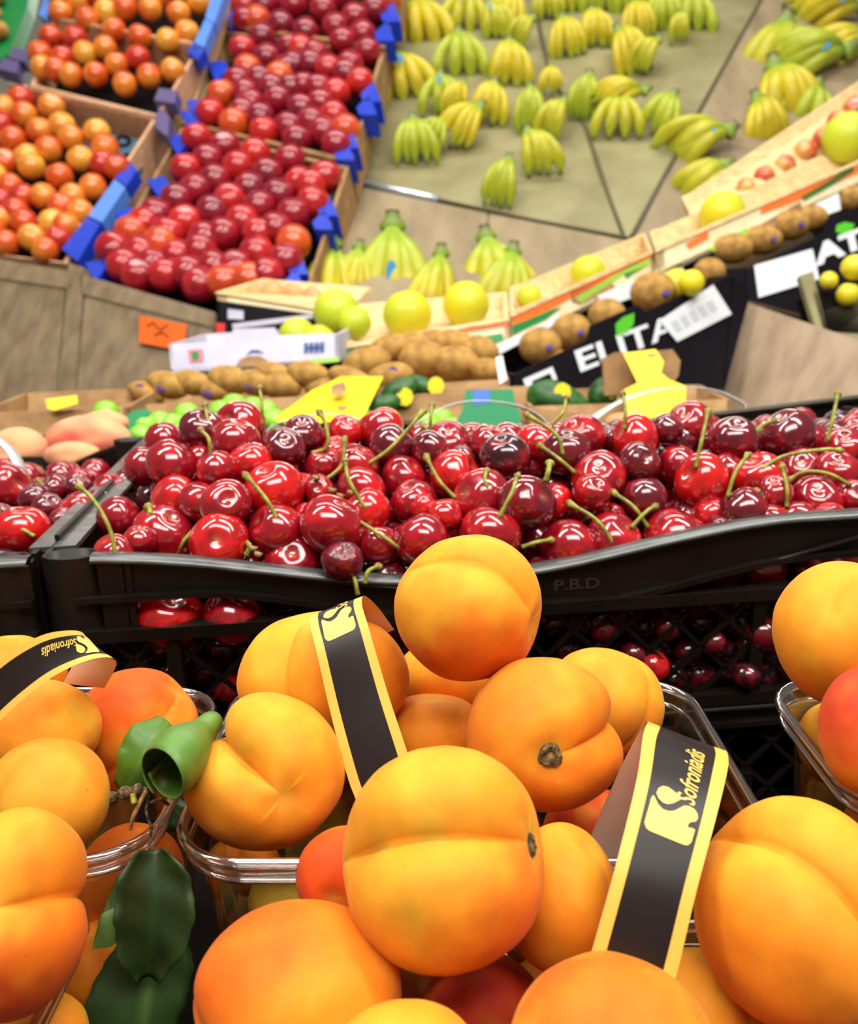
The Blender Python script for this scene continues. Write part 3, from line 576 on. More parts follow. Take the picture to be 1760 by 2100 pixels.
# ================================================================ CHERRIES
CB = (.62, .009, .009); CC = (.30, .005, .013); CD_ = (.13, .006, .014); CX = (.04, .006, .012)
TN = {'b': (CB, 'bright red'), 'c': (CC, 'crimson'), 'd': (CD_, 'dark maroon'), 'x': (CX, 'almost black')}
def cdep(x, y): return .452 + .030 * (x - 75) / 1700 + (1150 - y) * .078 / 300
CH_A = [  # px, py, radius px, tone  - the heaped crate
(235,1135,40,'c'),(286,1108,30,'c'),(335,1097,58,'c'),(450,1112,58,'b'),(567,1088,54,'c'),(600,1152,55,'c'),(358,1022,45,'b'),(412,1030,42,'c'),(463,1033,48,'c'),(353,952,50,'c'),(406,942,30,'c'),(445,962,38,'c'),(514,950,42,'b'),(414,882,42,'d'),(493,872,48,'c'),(483,905,46,'c'),(562,1005,56,'b'),(680,1077,60,'c'),(703,1150,42,'w'),(751,1048,45,'b'),(741,1003,45,'c'),(782,877,42,'b'),(708,885,32,'b'),(621,893,40,'d'),(583,918,40,'d'),(803,916,46,'d'),(731,954,42,'c'),(665,954,35,'c'),(828,980,43,'c'),(849,1030,45,'c'),(690,923,28,'b'),(619,1000,30,'b'),(777,1117,42,'c'),(864,1107,52,'c'),(629,1059,28,'b'),(800,1186,30,'d'),
(880,922,38,'d'),(918,913,48,'c'),(932,974,50,'b'),(1000,908,38,'c'),(1036,938,48,'x'),(1100,910,40,'b'),(1162,928,47,'d'),(1192,898,46,'c'),(988,1022,57,'c'),(1080,1032,56,'d'),(1136,1028,35,'b'),(1006,1097,58,'c'),(911,1056,35,'b'),(868,1040,26,'b'),(1167,1122,56,'c'),(1228,980,52,'c'),(1215,1010,36,'c'),(1310,949,40,'d'),(1302,898,45,'b'),(1414,872,46,'c'),(1368,880,32,'d'),(1504,902,46,'d'),(1617,892,50,'d'),(1729,920,42,'c'),(1392,956,40,'c'),(1438,986,52,'b'),(1494,962,32,'c'),(1558,980,50,'b'),(1642,962,42,'c'),(1714,972,46,'c'),(1320,1025,46,'d'),(1458,1053,35,'b'),(1407,1060,28,'d'),(1525,1048,50,'d'),(1673,1027,48,'c'),(1750,1022,36,'c'),(1249,1068,35,'c'),(1259,1109,54,'c'),(1387,1104,60,'c'),(1578,1078,44,'c'),(1632,1068,40,'c'),(1340,1150,42,'c'),(1105,1176,32,'d'),(1480,1088,28,'d'),(1700,1066,34,'c'),(540,1012,20,'d'),(950,860+80,26,'d'),(655,1005,30,'c'),(1590,1010,34,'c'),(1255,900,26,'d'),(1460,905,26,'d')]
CH_B = [(18,1000,44,'c'),(45,1088,50,'b'),(0,1065,30,'d'),(165,1046,38,'c'),(226,1002,30,'c'),(132,1072,30,'d'),(98,1042,30,'d'),(112,1002,28,'d'),(70,1022,30,'d'),(200,1035,28,'d'),(260,985,24,'d'),(160,1000,26,'d')]
CH_S = [(350,1266,62,'b'),(476,1263,56,'c'),(276,1270,34,'d')]     # seen through the slot
CH_L = [(1465,1318,22,'d'),(1565,1300,34,'d'),(1340,1365,30,'b'),(1300,1342,26,'d'),(1530,1385,26,'x'),(1240,1290,28,'d'),(1370,1285,26,'d'),(1600,1218,30,'d'),(1690,1165,32,'c'),(690,1395,30,'d'),(470,1410,30,'c'),(350,1385,26,'d')]
def cherry(px, py, r, tone, d, row, k, tot, where, sk=None):
    wr = tone == 'w'; base, cname = TN.get(tone, (CD_, 'shrivelled dark'))
    c = P(px, py, d); R = r / F * d * 1.09; rnd = random.Random(px * 31 + py)
    pole = V((rnd.uniform(-.6, .6), rnd.uniform(.1, 1), rnd.uniform(-.2, .8))) if sk is None else V(((sk[0] - px) / r * .9, (py - sk[1]) / r * .9, .5))
    R0 = RC @ frame(pole, (rnd.uniform(-1, 1), rnd.uniform(-1, 1), .3)); vs = []; cols = []
    dirs, fs = sphere_grid(32, 22); seed = V((px * .11, py * .07, 1)); alt = {'b': CC, 'c': CB}.get(tone, CC)
    for v in dirs:
        th = math.acos(max(-1, min(1, v.z))); ph = math.atan2(v.y, v.x); st = math.sin(th)
        q = 1 - .22 * math.exp(-(th / .32) ** 2) - .035 * math.exp(-(ph * st / .25) ** 2) * sm(.1, .6, th) + .035 * abs(math.cos(ph)) * st + .03 * N.noise(v * 1.6 + seed)
        if wr: q += .07 * N.noise(v * 5 + seed) - .08
        p = V((v.x * q * 1.02, v.y * q * .96, v.z * q * .95)); vs.append(c + R0 @ p * R)
        t = .5 + .5 * N.noise(v * 1.5 + seed * 2)
        cols.append(mix(mix(base, alt, .75 * sm(.45, .8, t)), (.5, .25, .12), .6 * math.exp(-(th / .12) ** 2)))
    o = mesh('cherry', vs, fs, m_wrink if wr else m_cherry, None, True, cols, c)
    o['_row'] = 0; del o['_row']
    lb = '%s cherry, %s from the left in %s' % (cname, nth(k), row)
    return tag(o, lb, 'cherry', where), c, R, R0
rows = [(1128, 2000, 'the front row against the crate rim'), (1080, 1128, 'the second row behind the rim'), (1035, 1080, 'the third row of the heap'), (990, 1035, 'the middle row of the heap'), (945, 990, 'the fifth row of the heap'), (905, 945, 'the upper row of the heap'), (0, 905, 'the top row of the heap')]
CO = []
def build_cherries(lst, dep, rws, where):
    for lo, hi, nm in rws:
        sel = sorted([c for c in lst if lo <= c[1] < hi])
        for k, c in enumerate(sel):
            d = dep(*c[:2]); o, cc, R, R0 = cherry(c[0], c[1], c[2], c[3], d, nm, k, len(sel), where)
            CO.append((o, c, d, cc, R, R0))
# keep neighbouring cherries from sinking into each other: nudge depths, order kept
DEP = {}
def relax(lst):
    it = [[c, cdep(*c[:2]) - (.004 if c[3] in 'b' else 0)] for c in lst]
    for _ in range(60):
        for i in range(len(it)):
            for j in range(i + 1, len(it)):
                a, b = it[i], it[j]
                if abs(a[0][0] - b[0][0]) > 130 or abs(a[0][1] - b[0][1]) > 130: continue
                pa, pb = P(*a[0][:2], a[1]), P(*b[0][:2], b[1]); need = (a[0][2] * a[1] + b[0][2] * b[1]) / F * .93
                L = (pa - pb).length
                if L < need:
                    f = (need - L) * .5; s = 1 if (a[0][1] > b[0][1]) else -1
                    if abs(a[0][1] - b[0][1]) < 8: s = 1 if a[0][2] > b[0][2] else -1
                    a[1] -= s * f * .5; b[1] += s * f * .5
    for a in it:        # keep every cherry inside the crate's front wall
        for _ in range(40):
            q = P(*a[0][:2], a[1]) - O0; R = a[0][2] * a[1] / F * 1.09
            if q.dot(E2) < R + .003 and q.dot(E3) < dipf(q.dot(E1)) + R * .7: a[1] += .001
    return {c: d for c, d in it}
DEP = relax(CH_A)
build_cherries(CH_A, lambda x, y: next(d for c, d in DEP.items() if c[0] == x and c[1] == y), rows, 'cherries heaped in the front crate')
build_cherries(CH_B, lambda x, y: .462 + (1150 - y) * .00085, [(1040, 2000, 'the front of the left edge crate'), (0, 1040, 'the back of the left edge crate')], 'cherries in the left edge crate')
build_cherries(CH_S, lambda x, y: .468, [(0, 3000, 'the slot under the crate rim')], 'cherries seen through the crate wall')
build_cherries(CH_L, lambda x, y: .492, [(0, 1260, 'the upper diamonds of the lattice'), (1260, 1340, 'the middle diamonds of the lattice'), (1340, 3000, 'the lower diamonds of the lattice')], 'cherries seen through the crate wall')
LF = []
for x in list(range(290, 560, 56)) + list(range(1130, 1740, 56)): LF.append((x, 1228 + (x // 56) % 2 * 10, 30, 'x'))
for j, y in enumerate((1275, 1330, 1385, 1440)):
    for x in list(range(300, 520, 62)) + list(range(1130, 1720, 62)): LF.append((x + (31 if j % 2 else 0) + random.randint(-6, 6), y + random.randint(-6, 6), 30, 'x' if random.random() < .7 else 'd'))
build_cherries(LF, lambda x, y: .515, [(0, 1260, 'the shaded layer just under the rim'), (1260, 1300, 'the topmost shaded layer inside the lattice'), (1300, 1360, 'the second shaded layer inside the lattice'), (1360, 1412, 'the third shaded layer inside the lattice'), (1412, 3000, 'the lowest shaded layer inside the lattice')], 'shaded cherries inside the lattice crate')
# stems: each belongs to the cherry nearest its foot
STEMS = [[(238,1142),(225,1085),(195,1030),(160,995)],[(358,1138),(385,1100),(419,1068)],[(568,1064),(545,1022),(504,974)],[(432,934),(428,900),(411,882)],[(445,890),(428,865),(420,830)],[(749,1043),(716,985),(708,944)],
[(606,1003),(655,990),(700,955),(706,900)],[(822,1126),(770,1090),(718,1058)],[(757,951),(805,915),(869,843)],[(640,930),(672,915),(668,870),(655,846)],[(536,872),(537,826),(532,795)],[(734,1220),(728,1190),(722,1178)],[(749,1196),(755,1172),(777,1161)],[(883,880),(884,850),(886,830)],
[(921,938),(900,905),(866,872)],[(934,1022),(900,985),(874,936)],[(1180,970),(1145,940),(1107,913)],[(1155,932),(1140,890),(1080,850)],[(1427,960),(1440,900),(1453,840)],[(1698,905),(1708,860),(1719,806)],[(1492,1020),(1508,970),(1535,932)],[(1562,962),(1610,935),(1690,922),(1724,924)],
[(1614,1040),(1614,1000),(1604,955)],[(1745,996),(1700,972),(1650,968),(1618,985)],[(1262,1120),(1225,1068),(1168,1032)],[(1415,1118),(1450,1090),(1500,1072)],[(1070,1122),(1100,1112),(1131,1107)],[(1280,880),(1283,840),(1277,806)],[(1131,872),(1155,845),(1162,816)],[(1330,1082),(1300,1040),(1258,1010)],
[(1295,1082),(1325,1050),(1345,1038)],[(1570,1046),(1555,1025),(1552,1008)],[(1545,905),(1560,875),(1588,862)],[(1650,920),(1620,905),(1605,895)],[(1023,1062),(1050,1010),(1062,975)],[(303,1065),(308,1050),(304,1040)],[(1155,1178),(1160,1172),(1163,1165)],[(70,1100),(45,1085),(20,1075)],[(115,1020),(95,1000),(78,985)],[(505,1138),(512,1120),(500,1108)],[(1003,1010),(995,985),(998,965)],[(1120,985),(1125,965),(1128,950)]]
for st in STEMS:
    bx, by = st[0]; best = min(CO, key=lambda q: math.hypot(q[1][0] - bx, q[1][1] - by) / q[1][2])
    o, c, d, cc, R, R0 = best; k = min(.95, math.hypot(c[0] - bx, c[1] - by) / c[2]); zf = R * math.sqrt(1 - k * k) * .9
    d0 = d - zf; n = len(st); pts = [P(x, y, d0 - .003 * math.sin(math.pi * min(1, i / (n - 1))) + .004 * i / (n - 1)) for i, (x, y) in enumerate(st)]
    thick = .0011 if math.hypot(st[-1][0] - bx, st[-1][1] - by) > 40 else .0014
    s_ = tube('stem', spline(pts, 8), lambda t: thick * (1 + .25 * math.exp(-(t / .08) ** 2)) * (1 + .9 * sm(.86, 1, t)), m_stem, o, 8)
    tag(s_, 'green stem')
    e = pts[-1]; dr = (pts[-1] - pts[-2]).normalized(); sd = dr.cross(cv(0, 0, 1)).normalized(); rnd = random.Random(bx)
    vs = []; 
    tube('stem_end', [e - dr * .0012, e + dr * .0004 + sd * .0003, e + dr * .0018 + sd * rnd.uniform(-.001, .001)], lambda t: .0017 + .0009 * math.sin(t * 5 + rnd.random()), m_stemb, s_, 7)
# dried blossom bits lying on the fruit
for i, (x, y, s) in enumerate([(508, 1118, 9), (522, 1132, 7), (672, 1000, 8), (690, 1012, 7), (712, 1006, 6), (640, 975, 7)]):
    dd = cdep(x, y) - .02; q = [P(x, y, dd), P(x + s * 1.2, y + s * .8, dd), P(x + s * 2.4, y + s * .4, dd + .002)]
    tag(tube('dried_petal', spline(q, 4), lambda t: .0016 * math.sin(math.pi * (.15 + .8 * t)), m_stemb, None, 6), ['pale dried blossom bit on the left rim cherries', 'smaller dried blossom bit beside the rim', 'dried bract among cherries under the curved stem', 'second dried bract right of the curved stem', 'third dried bract nearest the pale stem', 'dried bract on the upper left cherries'][i], 'blossom bit', 'dried blossom bits')
# the next layer down, seen in the gaps of the heap
k = 0; filler = []
dsph, fsph = sphere_grid(16, 10)
for py in range(905, 1180, 52):
    for px in range(300 if py < 1050 else 250, 1760, 88):
        x = px + (44 if (py // 52) % 2 else 0) + random.uniform(-8, 8); d = cdep(x, py) + .028
        if py > 1125 and 700 < x < 1150: continue
        c = P(x, py, d); R = .0122
        base = random.choice([CC, CD_, CC])
        o = mesh('cherry', [c + RC @ (v * R * (1 + .05 * N.noise(v * 2 + V((px, py, 0))))) for v in dsph], fsph, m_cherry, None, True, [base + (1,)] * len(dsph), c)
        filler.append((py, x)); row_ = sum(1 for q in filler if q[0] == py)
        tag(o, 'half buried cherry, %s from the left in hidden layer row %s of the heap' % (nth(row_ - 1), ('one', 'two', 'three', 'four', 'five', 'six', 'seven', 'eight')[(py - 905) // 52]), 'cherry', 'half buried cherries of the front heap')

# ================================================================ BACK DISPLAY: sloping boards, crates and fruit
def fruit(name, px, py, rpx, pl, mt, cols, label, cat, group, lift=.75, grid=(20, 14), sx=1, sz=1, dim=.12, rot=0, seed=0, d=None):
    """round fruit lying on plane pl; cols = (base, second, amount)"""
    d = d or pl.depth(px, py); R = rpx / F * d; c = P(px, py, d) if pl is None else pl.at(px, py, R * lift)
    rnd = random.Random(int(px * 7 + py * 13 + seed)); R0 = RC @ frame((rnd.uniform(-.6, .6), rnd.uniform(.2, 1), rnd.uniform(-.1, .8)), (rnd.uniform(-1, 1), rnd.uniform(-1, 1), .4))
    if rot is not None and sx != 1: R0 = RC @ frame((0, 0, 1), (math.cos(rot), math.sin(rot), 0))
    dirs, fs = sphere_grid(*grid); vs = []; cc = []; sd = V((px * .1, py * .1, 0)); bd = V((rnd.uniform(-1, 1), rnd.uniform(-1, 1), rnd.uniform(-1, 1))).normalized()
    for v in dirs:
        th = math.acos(max(-1, min(1, v.z))); q = 1 - dim * math.exp(-(th / .35) ** 2) + .02 * N.noise(v * 1.5 + sd)
        vs.append(c + R0 @ V((v.x * q * sx, v.y * q, v.z * q * sz)) * R); t = v.dot(bd) * .6 + .5 * N.noise(v * 2 + sd)
        cc.append(mix(cols[0], cols[1], cols[2] * sm(-.3, .6, t)))
    o = mesh(name, vs, fs, mt, None, True, cc, c)
    return tag(o, label, cat, group)
PB = Plane((500, 570, 1.62), (600, 50, 2.35), (200, 560, 1.70))       # slope of the blue-edged crates
PL = Plane((60, 500, 1.82), (280, 20, 2.35), (0, 300, 2.05))          # slope of the left crates
PM = Plane((720, 375, 2.00), (1290, 490, 1.78), (1560, 0, 2.55))      # banana board, middle
PF = Plane((720, 375, 2.00), (1290, 490, 1.78), (700, 590, 1.66))     # front strip of wood
PR = Plane((1290, 490, 1.78), (1560, 0, 2.55), (1760, 260, 2.12))     # banana board, right
# the boards
bs = thing('banana_shelf', PM.at(1150, 300, -.03), 'sloping khaki and brown board display on which the bananas lie', 'display shelf')
def board(nm, px, pl, mt, parent, label=None, th=.012, off=0): return tag(slab(nm, px, pl, th, mt, parent, off), label)
board('board', [(722, 374), (815, -40), (1090, -40), (1128, 165), (1200, 260), (1278, 486)], PM, m_khaki, bs)
board('board', [(1131, 163), (1094, -40), (1580, -40), (1296, 484), (1282, 486), (1204, 258)], PM, m_khaki, bs)
board('board', [(722, 380), (1000, 437), (985, 640), (600, 640), (655, 560)], PF, m_board, bs, 'greyish brown wood board')
board('board', [(1004, 438), (1290, 494), (1300, 640), (989, 640)], PF, m_board, bs, 'greyish brown wood board')
board('board', [(1300, 487), (1586, -40), (1800, -40), (1900, 300), (1500, 640), (1290, 640)], PR, m_board, bs, 'greyish brown wood board')
def rod(nm, pl, pts, r, mt, parent, off=.002): return tube(nm, [pl.at(x, y, off) for x, y in pts], r, mt, parent, 6)
rod('joint_strip', PM, [(1092, -40), (1105, 60), (1130, 165), (1200, 260), (1225, 340), (1280, 488)], .004, m_joint, bs)
rod('joint_strip', PM, [(1583, -40), (1430, 235), (1296, 486)], .005, m_joint, bs)
rod('joint_strip', PM, [(900, 412), (1080, 450), (1285, 490)], .004, m_joint, bs)
tag(rod('metal_strip', PM, [(722, 374), (810, 392), (900, 411)], .009, m_silver, bs), 'shiny silver strip')

# counters carrying the left crates
cl = thing('counter', V((-.9, 1.7, 0)), 'wooden counter front under the nectarine crates', 'counter')
CF = Plane((440, 640, 1.52), (0, 535, 1.74), (345, 800, 1.50))
for q in ([(-60, 560), (130, 590), (108, 860), (-60, 860)], [(172, 600), (436, 668), (436, 700), (345, 860), (150, 860)]): slab('panel', q, CF, .012, m_wood, cl, -.004)
for q in ([(-60, 522), (145, 556), (145, 592), (-60, 562)], [(165, 562), (440, 640), (440, 672), (165, 602)], [(142, 540), (172, 548), (150, 862), (112, 862)]): slab('rail', q, CF, .016, m_wood, cl)
cr = thing('counter', V((1.1, 1.6, 0)), 'wooden counter front at the right below the black kiwi boxes', 'counter')
CFR = Plane((1530, 625, 1.42), (1760, 700, 1.25), (1490, 800, 1.40))
slab('panel', [(1532, 620), (1900, 745), (1900, 900), (1440, 900), (1486, 790)], CFR, .014, m_wood_r, cr)
pc = thing('price_card', CF.at(338, 690, .004), 'orange handwritten price card taped to the wooden counter', 'price card')
slab('card', [(290, 650), (385, 668), (380, 722), (288, 705)], CF, .001, m_ocard, pc, .004)
for q in ([(305, 672), (318, 664), (332, 680), (348, 668)], [(320, 690), (338, 684), (350, 694)]): tube('handwriting', [CF.at(x, y, .005) for x, y in q], .0012, m_ink, pc, 5)

# ---- open crates on the slopes
def slope_crate(px, pl, h, mt, label, group=None, rim=None, floor=m_dark, name='fruit_crate', cat='crate', th=.008):
    """px: four rim corners front-left, front-right, back-right, back-left"""
    c = [pl.at(x, y) for x, y in px]; n = pl.n; t = thing(name, sum(c, V()) / 4 - n * h, label, cat, group); mid = sum(c, V()) / 4
    ins = [q + (mid - q).normalized() * th * 1.4 for q in c]
    for i, nm in enumerate(('front_panel', 'side_panel', 'back_panel', 'side_panel')):
        j = (i + 1) % 4; a, b, a2, b2 = c[i], c[j], ins[i], ins[j]; m_ = mt[i] if isinstance(mt, (list, tuple)) else mt
        prism(nm, [a, b, b2, a2], -n * h, m_, t)
    prism('base', [q - n * h * .96 for q in ins], n * .004, floor, t)
    return t, c
BPX = [[(185, 588), (598, 700), (716, 342), (372, 262)], [(376, 256), (718, 336), (788, 108), (452, 62)], [(455, 56), (789, 102), (832, -60), (492, -90)]]
CB_ = []
for i, q in enumerate(BPX):
    t, c = slope_crate(q, PB, .085, [m_navy if i == 0 else m_card, m_card, m_card, m_card], ['blue-edged cardboard crate of crimson nectarines at the foot of the slope', 'blue-edged crate of dark nectarines, second up the slope', 'blue-edged crate of dark nectarines at the top of the slope'][i], 'blue-edged nectarine crates')
    CB_.append(t)
    tube('front_lip', [c[0] + PB.n * .004, c[1] + PB.n * .004], .006, m_purplebox if i == 0 else m_card, t, 5)
def tab(px, py, w_, h_, t, pl, ang, mt=m_blue):
    c = pl.at(px, py, .006); d = pl.depth(px, py) / F; a = math.radians(ang); u = V((math.cos(a), math.sin(a))); v = V((-u.y, u.x))
    pts = []
    for s, k in ((-.5, -.5), (.5, -.5), (.32, .1), (.18, .5), (-.18, .5), (-.32, .1)):
        pts.append(pl.at(px + (u.x * s * w_ + v.x * k * h_), py - (u.y * s * w_ + v.y * k * h_), .012))
    return prism('corner_tab', pts, -pl.n * .05, mt, t)
for (x, y, i, a) in [(452, 150, 1, -65), (398, 250, 1, -62), (410, 228, 1, -62), (332, 388, 0, -55), (372, 300, 0, -60), (266, 452, 0, -50), (205, 560, 0, -60), (225, 535, 0, -60), (500, 10, 2, -70), (484, 40, 2, -70),
                     (788, 80, 2, 110), (800, 40, 2, 110), (752, 232, 1, 112), (760, 205, 1, 112), (706, 325, 0, 110), (715, 300, 1, 110), (662, 468, 0, 112), (672, 440, 0, 112), (604, 590, 0, 112), (612, 560, 0, 112)]:
    tab(x, y, 44, 34, CB_[i], PB, a)
LPX = [[(-160, 505), (138, 540), (172, 468), (-110, 428)], [(-110, 424), (178, 466), (322, 242), (20, 178)], [(62, 176), (326, 238), (412, 96), (108, 42)], [(110, 38), (414, 92), (462, -60), (180, -90)]]
LL = ['wooden crate of orange nectarines lowest on the left slope', 'wooden crate of orange nectarines with an empty grey-blue corner', 'wooden crate of yellow and orange nectarines, upper left', 'wooden crate of orange nectarines at the top left edge']
CL_ = []
for i, q in enumerate(LPX):
    t, c = slope_crate(q, PL, .08, m_pinkpine, LL[i], 'orange nectarine crates'); CL_.append(t)
    tube('slat_edge', [c[2] + PL.n * .004, c[3] + PL.n * .004], .006, m_pinkpine, t, 5)
slab('tray_liner', [(145, 235), (300, 262), (262, 345), (200, 330)], PL, .01, m_tray, CL_[1], -.035)
for x, y in ((180, 248), (240, 262), (250, 300)):
    tube('liner_cup', [PL.at(x + 14 * math.cos(a * .785), y + 10 * math.sin(a * .785), -.034) for a in range(8)], .005, m_dark, CL_[1], 5, True)
for q, i, m_ in [([(132, 520), (165, 545), (210, 470), (184, 455)], 0, m_blue), ([(186, 452), (214, 466), (262, 395), (240, 378)], 1, m_lblue), ([(240, 376), (264, 392), (286, 358), (268, 340)], 1, m_blue),
                 ([(396, 110), (416, 120), (440, 60), (424, 48)], 2, m_lblue), ([(424, 46), (442, 58), (470, -20), (446, -30)], 3, m_lblue), ([(388, 118), (400, 95), (424, 108), (410, 132)], 2, m_blue), ([(84, 38), (98, 50), (124, -10), (106, -20)], 3, m_lblue)]:
    tag(slab('side_band', q, PL, .03, m_, CL_[i], .012), 'blue printed side band')
for q, i in [([(0, 150), (40, 160), (44, 136), (10, 128)], 1), ([(24, 128), (56, 136), (58, 112), (32, 106)], 1), ([(320, 215), (362, 222), (368, 196), (330, 190)], 2), ([(330, 228), (352, 250), (348, 290), (322, 270)], 1)]:
    tag(slab('corner_cap', q, PL, .03, m_mauve, CL_[i], .012), 'mauve corner cap')
gap = thing('rail_gap', PB.at(330, 330, -.12), 'dark channel between the left crates and the blue-edged crates', 'rail')
slab('channel', [(150, 600), (190, 585), (375, 262), (495, -60), (455, -60), (340, 240), (215, 455)], PB, .02, m_dark, gap, -.075)
tube('channel_edge', [PB.at(x, y, -.02) for x, y in ((395, 215), (440, 90), (486, -40))], .010, m_khaki, gap, 6)
tag(slab('net_bag', [(-20, -30), (70, -30), (60, 20), (20, 120), (-20, 140)], PL, .04, m_green, None, .01), 'green crate corner at the top left edge', 'crate')
for i, (x, y) in enumerate([(8, 18), (0, 55), (14, 88), (-6, 100)]):
    fruit('yellow_kiwi', x, y, 17, PL, m_kiwi, (CC, CC, 0), 'olive-skinned fruit in the green crate, %s from the top' % nth(i), 'fruit', 'olive fruits in the green corner crate', 1.6)

# ---- nectarines
OR1 = (.72, .10, .012); OR2 = (.84, .29, .03); RD1 = (.55, .03, .015); CR1 = (.34, .008, .02); CR2 = (.6, .02, .015); PU1 = (.16, .008, .03)
NL = [[(4,457),(54,463),(69,494),(17,506),(111,463),(123,497),(97,520),(-10,480),(140,470),(36,440)],
 [(47,211),(11,231),(110,227),(54,244),(4,263),(31,294),(86,277),(131,266),(151,291),(104,314),(169,334),(203,280),(220,311),(243,351),(14,340),(69,349),(126,369),(26,391),(51,411),(94,411),(154,411),(194,391),(169,443),(60,330),(-10,300),(-8,370),(215,345),(130,430),(5,420)],
 [(260,24),(108,84),(158,86),(177,117),(220,106),(243,140),(286,126),(86,117),(91,146),(133,126),(149,161),(200,160),(259,180),(309,163),(357,151),(118,150),(290,83),(347,91),(237,69),(386,74),(128,34)],
 [(164,10),(200,0),(260,4),(311,26),(369,34),(411,12),(183,47),(221,31),(130,8),(335,0)]]
def row_labels(lst, step):
    """(item, row, place) from the front row up, left to right"""
    out = []; s = sorted(lst, key=lambda q: -q[1]); rows_ = []
    for q in s:
        if rows_ and rows_[-1][0][1] - q[1] < step: rows_[-1].append(q)
        else: rows_.append([q])
    for r, row in enumerate(rows_):
        for k, q in enumerate(sorted(row)): out.append((q, r, k))
    return out
nmc = ['lowest wooden crate', 'half empty wooden crate', 'upper wooden crate', 'topmost wooden crate']
NUM = 'one two three four five six seven eight nine ten eleven twelve thirteen fourteen fifteen'.split()
for ci, lst in enumerate(NL):
    for q, r, k in row_labels(lst, 24):
        rnd = random.Random(q[0] * 3 + q[1]); u = rnd.random()
        c_, nm = ((OR1, OR2, .9), 'orange') if u < .5 else (((OR2, (.9, .5, .06), .8), 'yellow-orange') if u < .75 else ((RD1, OR1, .8), 'red'))
        fruit('nectarine', q[0], q[1], 28 if q[1] > 190 else 25, PL, m_nect, c_, '%s nectarine, %s from left, row %s of the %s' % (nm, nth(k), NUM[r], nmc[ci]), 'nectarine', 'orange nectarines in the left crates', .3)
NB = [[(407,293),(465,310),(527,325),(597,338),(430,338),(492,352),(385,357),(445,380),(552,367),(617,385),(670,372),(405,400),(515,397),(575,410),(475,420),(645,425),(605,450),(535,435),(367,420),(325,450),(385,465),(440,445),(500,465),(462,492),(275,487),(535,490),(570,480),(605,507),(237,522),(295,530),(332,510),(260,555),(367,537),(415,525),(320,555),(345,575),(445,560),(390,570),(530,530),(487,560),(415,595),(465,590),(550,575),(515,585),(425,500),(300,470),(640,390),(350,490),(290,575),(590,545)],
 [(457,202),(505,200),(517,222),(435,240),(482,262),(537,250),(572,215),(545,280),(595,270),(640,260),(687,247),(665,280),(710,275),(612,297),(692,307),(620,232),(660,222),(560,190),(600,190),(500,240),(490,175),(535,172),(575,165),(627,187),(692,200),(740,177),(655,190),(710,160),(607,142)],
 [(500,110),(550,127),(540,85),(597,107),(510,150),(675,150),(650,120),(705,95),(720,142),(755,115),(507,52),(545,20),(580,60),(605,20),(630,75),(665,30),(700,5),(730,45),(770,30),(800,5),(590,150),(640,140),(620,110),(690,65),(745,80),(505,20),(575,5),(640,0),(530,50)]]
for ci, lst in enumerate(NB):
    for q, r, k in row_labels(lst, 26):
        rnd = random.Random(q[0] * 5 + q[1]); u = rnd.random(); y = q[1]
        if ci == 0 and y < 480: c_, nm = ((CR2, CR1, .6), 'bright crimson') if u < .7 else ((CR1, PU1, .6), 'dark crimson')
        elif ci == 0: c_, nm = ((CR1, CR2, .7), 'dark crimson') if u < .78 else ((OR1, RD1, .6), 'orange')
        else: c_, nm = ((CR1, PU1, .6), 'wine-red') if u < .72 else (((CR2, CR1, .5), 'crimson') if u < .92 else ((OR1, RD1, .7), 'orange'))
        fruit('nectarine', q[0], y, 29 + max(0, y - 150) * .022, PB, m_nect, c_, '%s nectarine, %s from left, row %s of the %s blue-edged crate' % (nm, nth(k), NUM[r], ('lowest', 'middle', 'top')[ci]), 'nectarine', 'dark nectarines in the blue-edged crates', .3)

# ---- bananas
def banana_mesh(L, w_, bend, fl, seed):
    """one finger, from its stalk at the origin, arching along -Y and out along +Z"""
    rnd = random.Random(seed); n = 15; s = 9; vs = []; cs = []; fs = []; gr = (.34, .50, .03); ye = (.68, .52, .02); dk = (.10, .12, .02)
    for i in range(n + 1):
        t = i / n; a = bend * t; 
        y = -L * math.sin(a) / bend if bend > .01 else -L * t; z = L * (1 - math.cos(a)) / bend; z = L * .42 * math.sin(math.pi * min(1, t * .95)) * (bend / 1.4) + w_ * .5; y = -L * .86 * t
        x = fl * L * (math.sin(t * 1.6) * .75)
        r = w_ * (.30 + .70 * sm(.03, .25, t)) * (1 - .68 * sm(.80, .97, t)); 
        for k in range(s):
            b = 2 * math.pi * k / s; q = r * (1 + .05 * math.cos(b * 5))
            vs.append(V((x + q * math.cos(b), y + (q * math.sin(b)) * .25, z + q * math.sin(b))))
            c = mix(ye, gr, 1 - sm(.05, .5, t)); c = mix(c, gr, .7 * sm(.8, .95, t)); c = mix(c, dk, sm(.95, 1, t)); c = mix(c, dk, .45 * (1 - sm(0, .08, t))); cs.append(c)
    for i in range(n): fs += [[i * s + k, i * s + (k + 1) % s, (i + 1) * s + (k + 1) % s, (i + 1) * s + k] for k in range(s)]
    fs += [list(range(s)), list(range(n * s, (n + 1) * s))]
    return vs, fs, cs
def mk(name, vs, fs, cs, mt):
    me = bpy.data.meshes.new(name); me.from_pydata([tuple(v) for v in vs], [], fs)
    if cs: me.color_attributes.new('Col', 'FLOAT_COLOR', 'POINT').data.foreach_set('color', [x for q in cs for x in q])
    me.polygons.foreach_set('use_smooth', [True] * len(me.polygons)); me.materials.append(mt); return me
def tint(vs_fs_cs, g):
    vs, fs, cs = vs_fs_cs; return vs, fs, [mix(c, (.28, .46, .03), g) for c in cs]
BM = {}
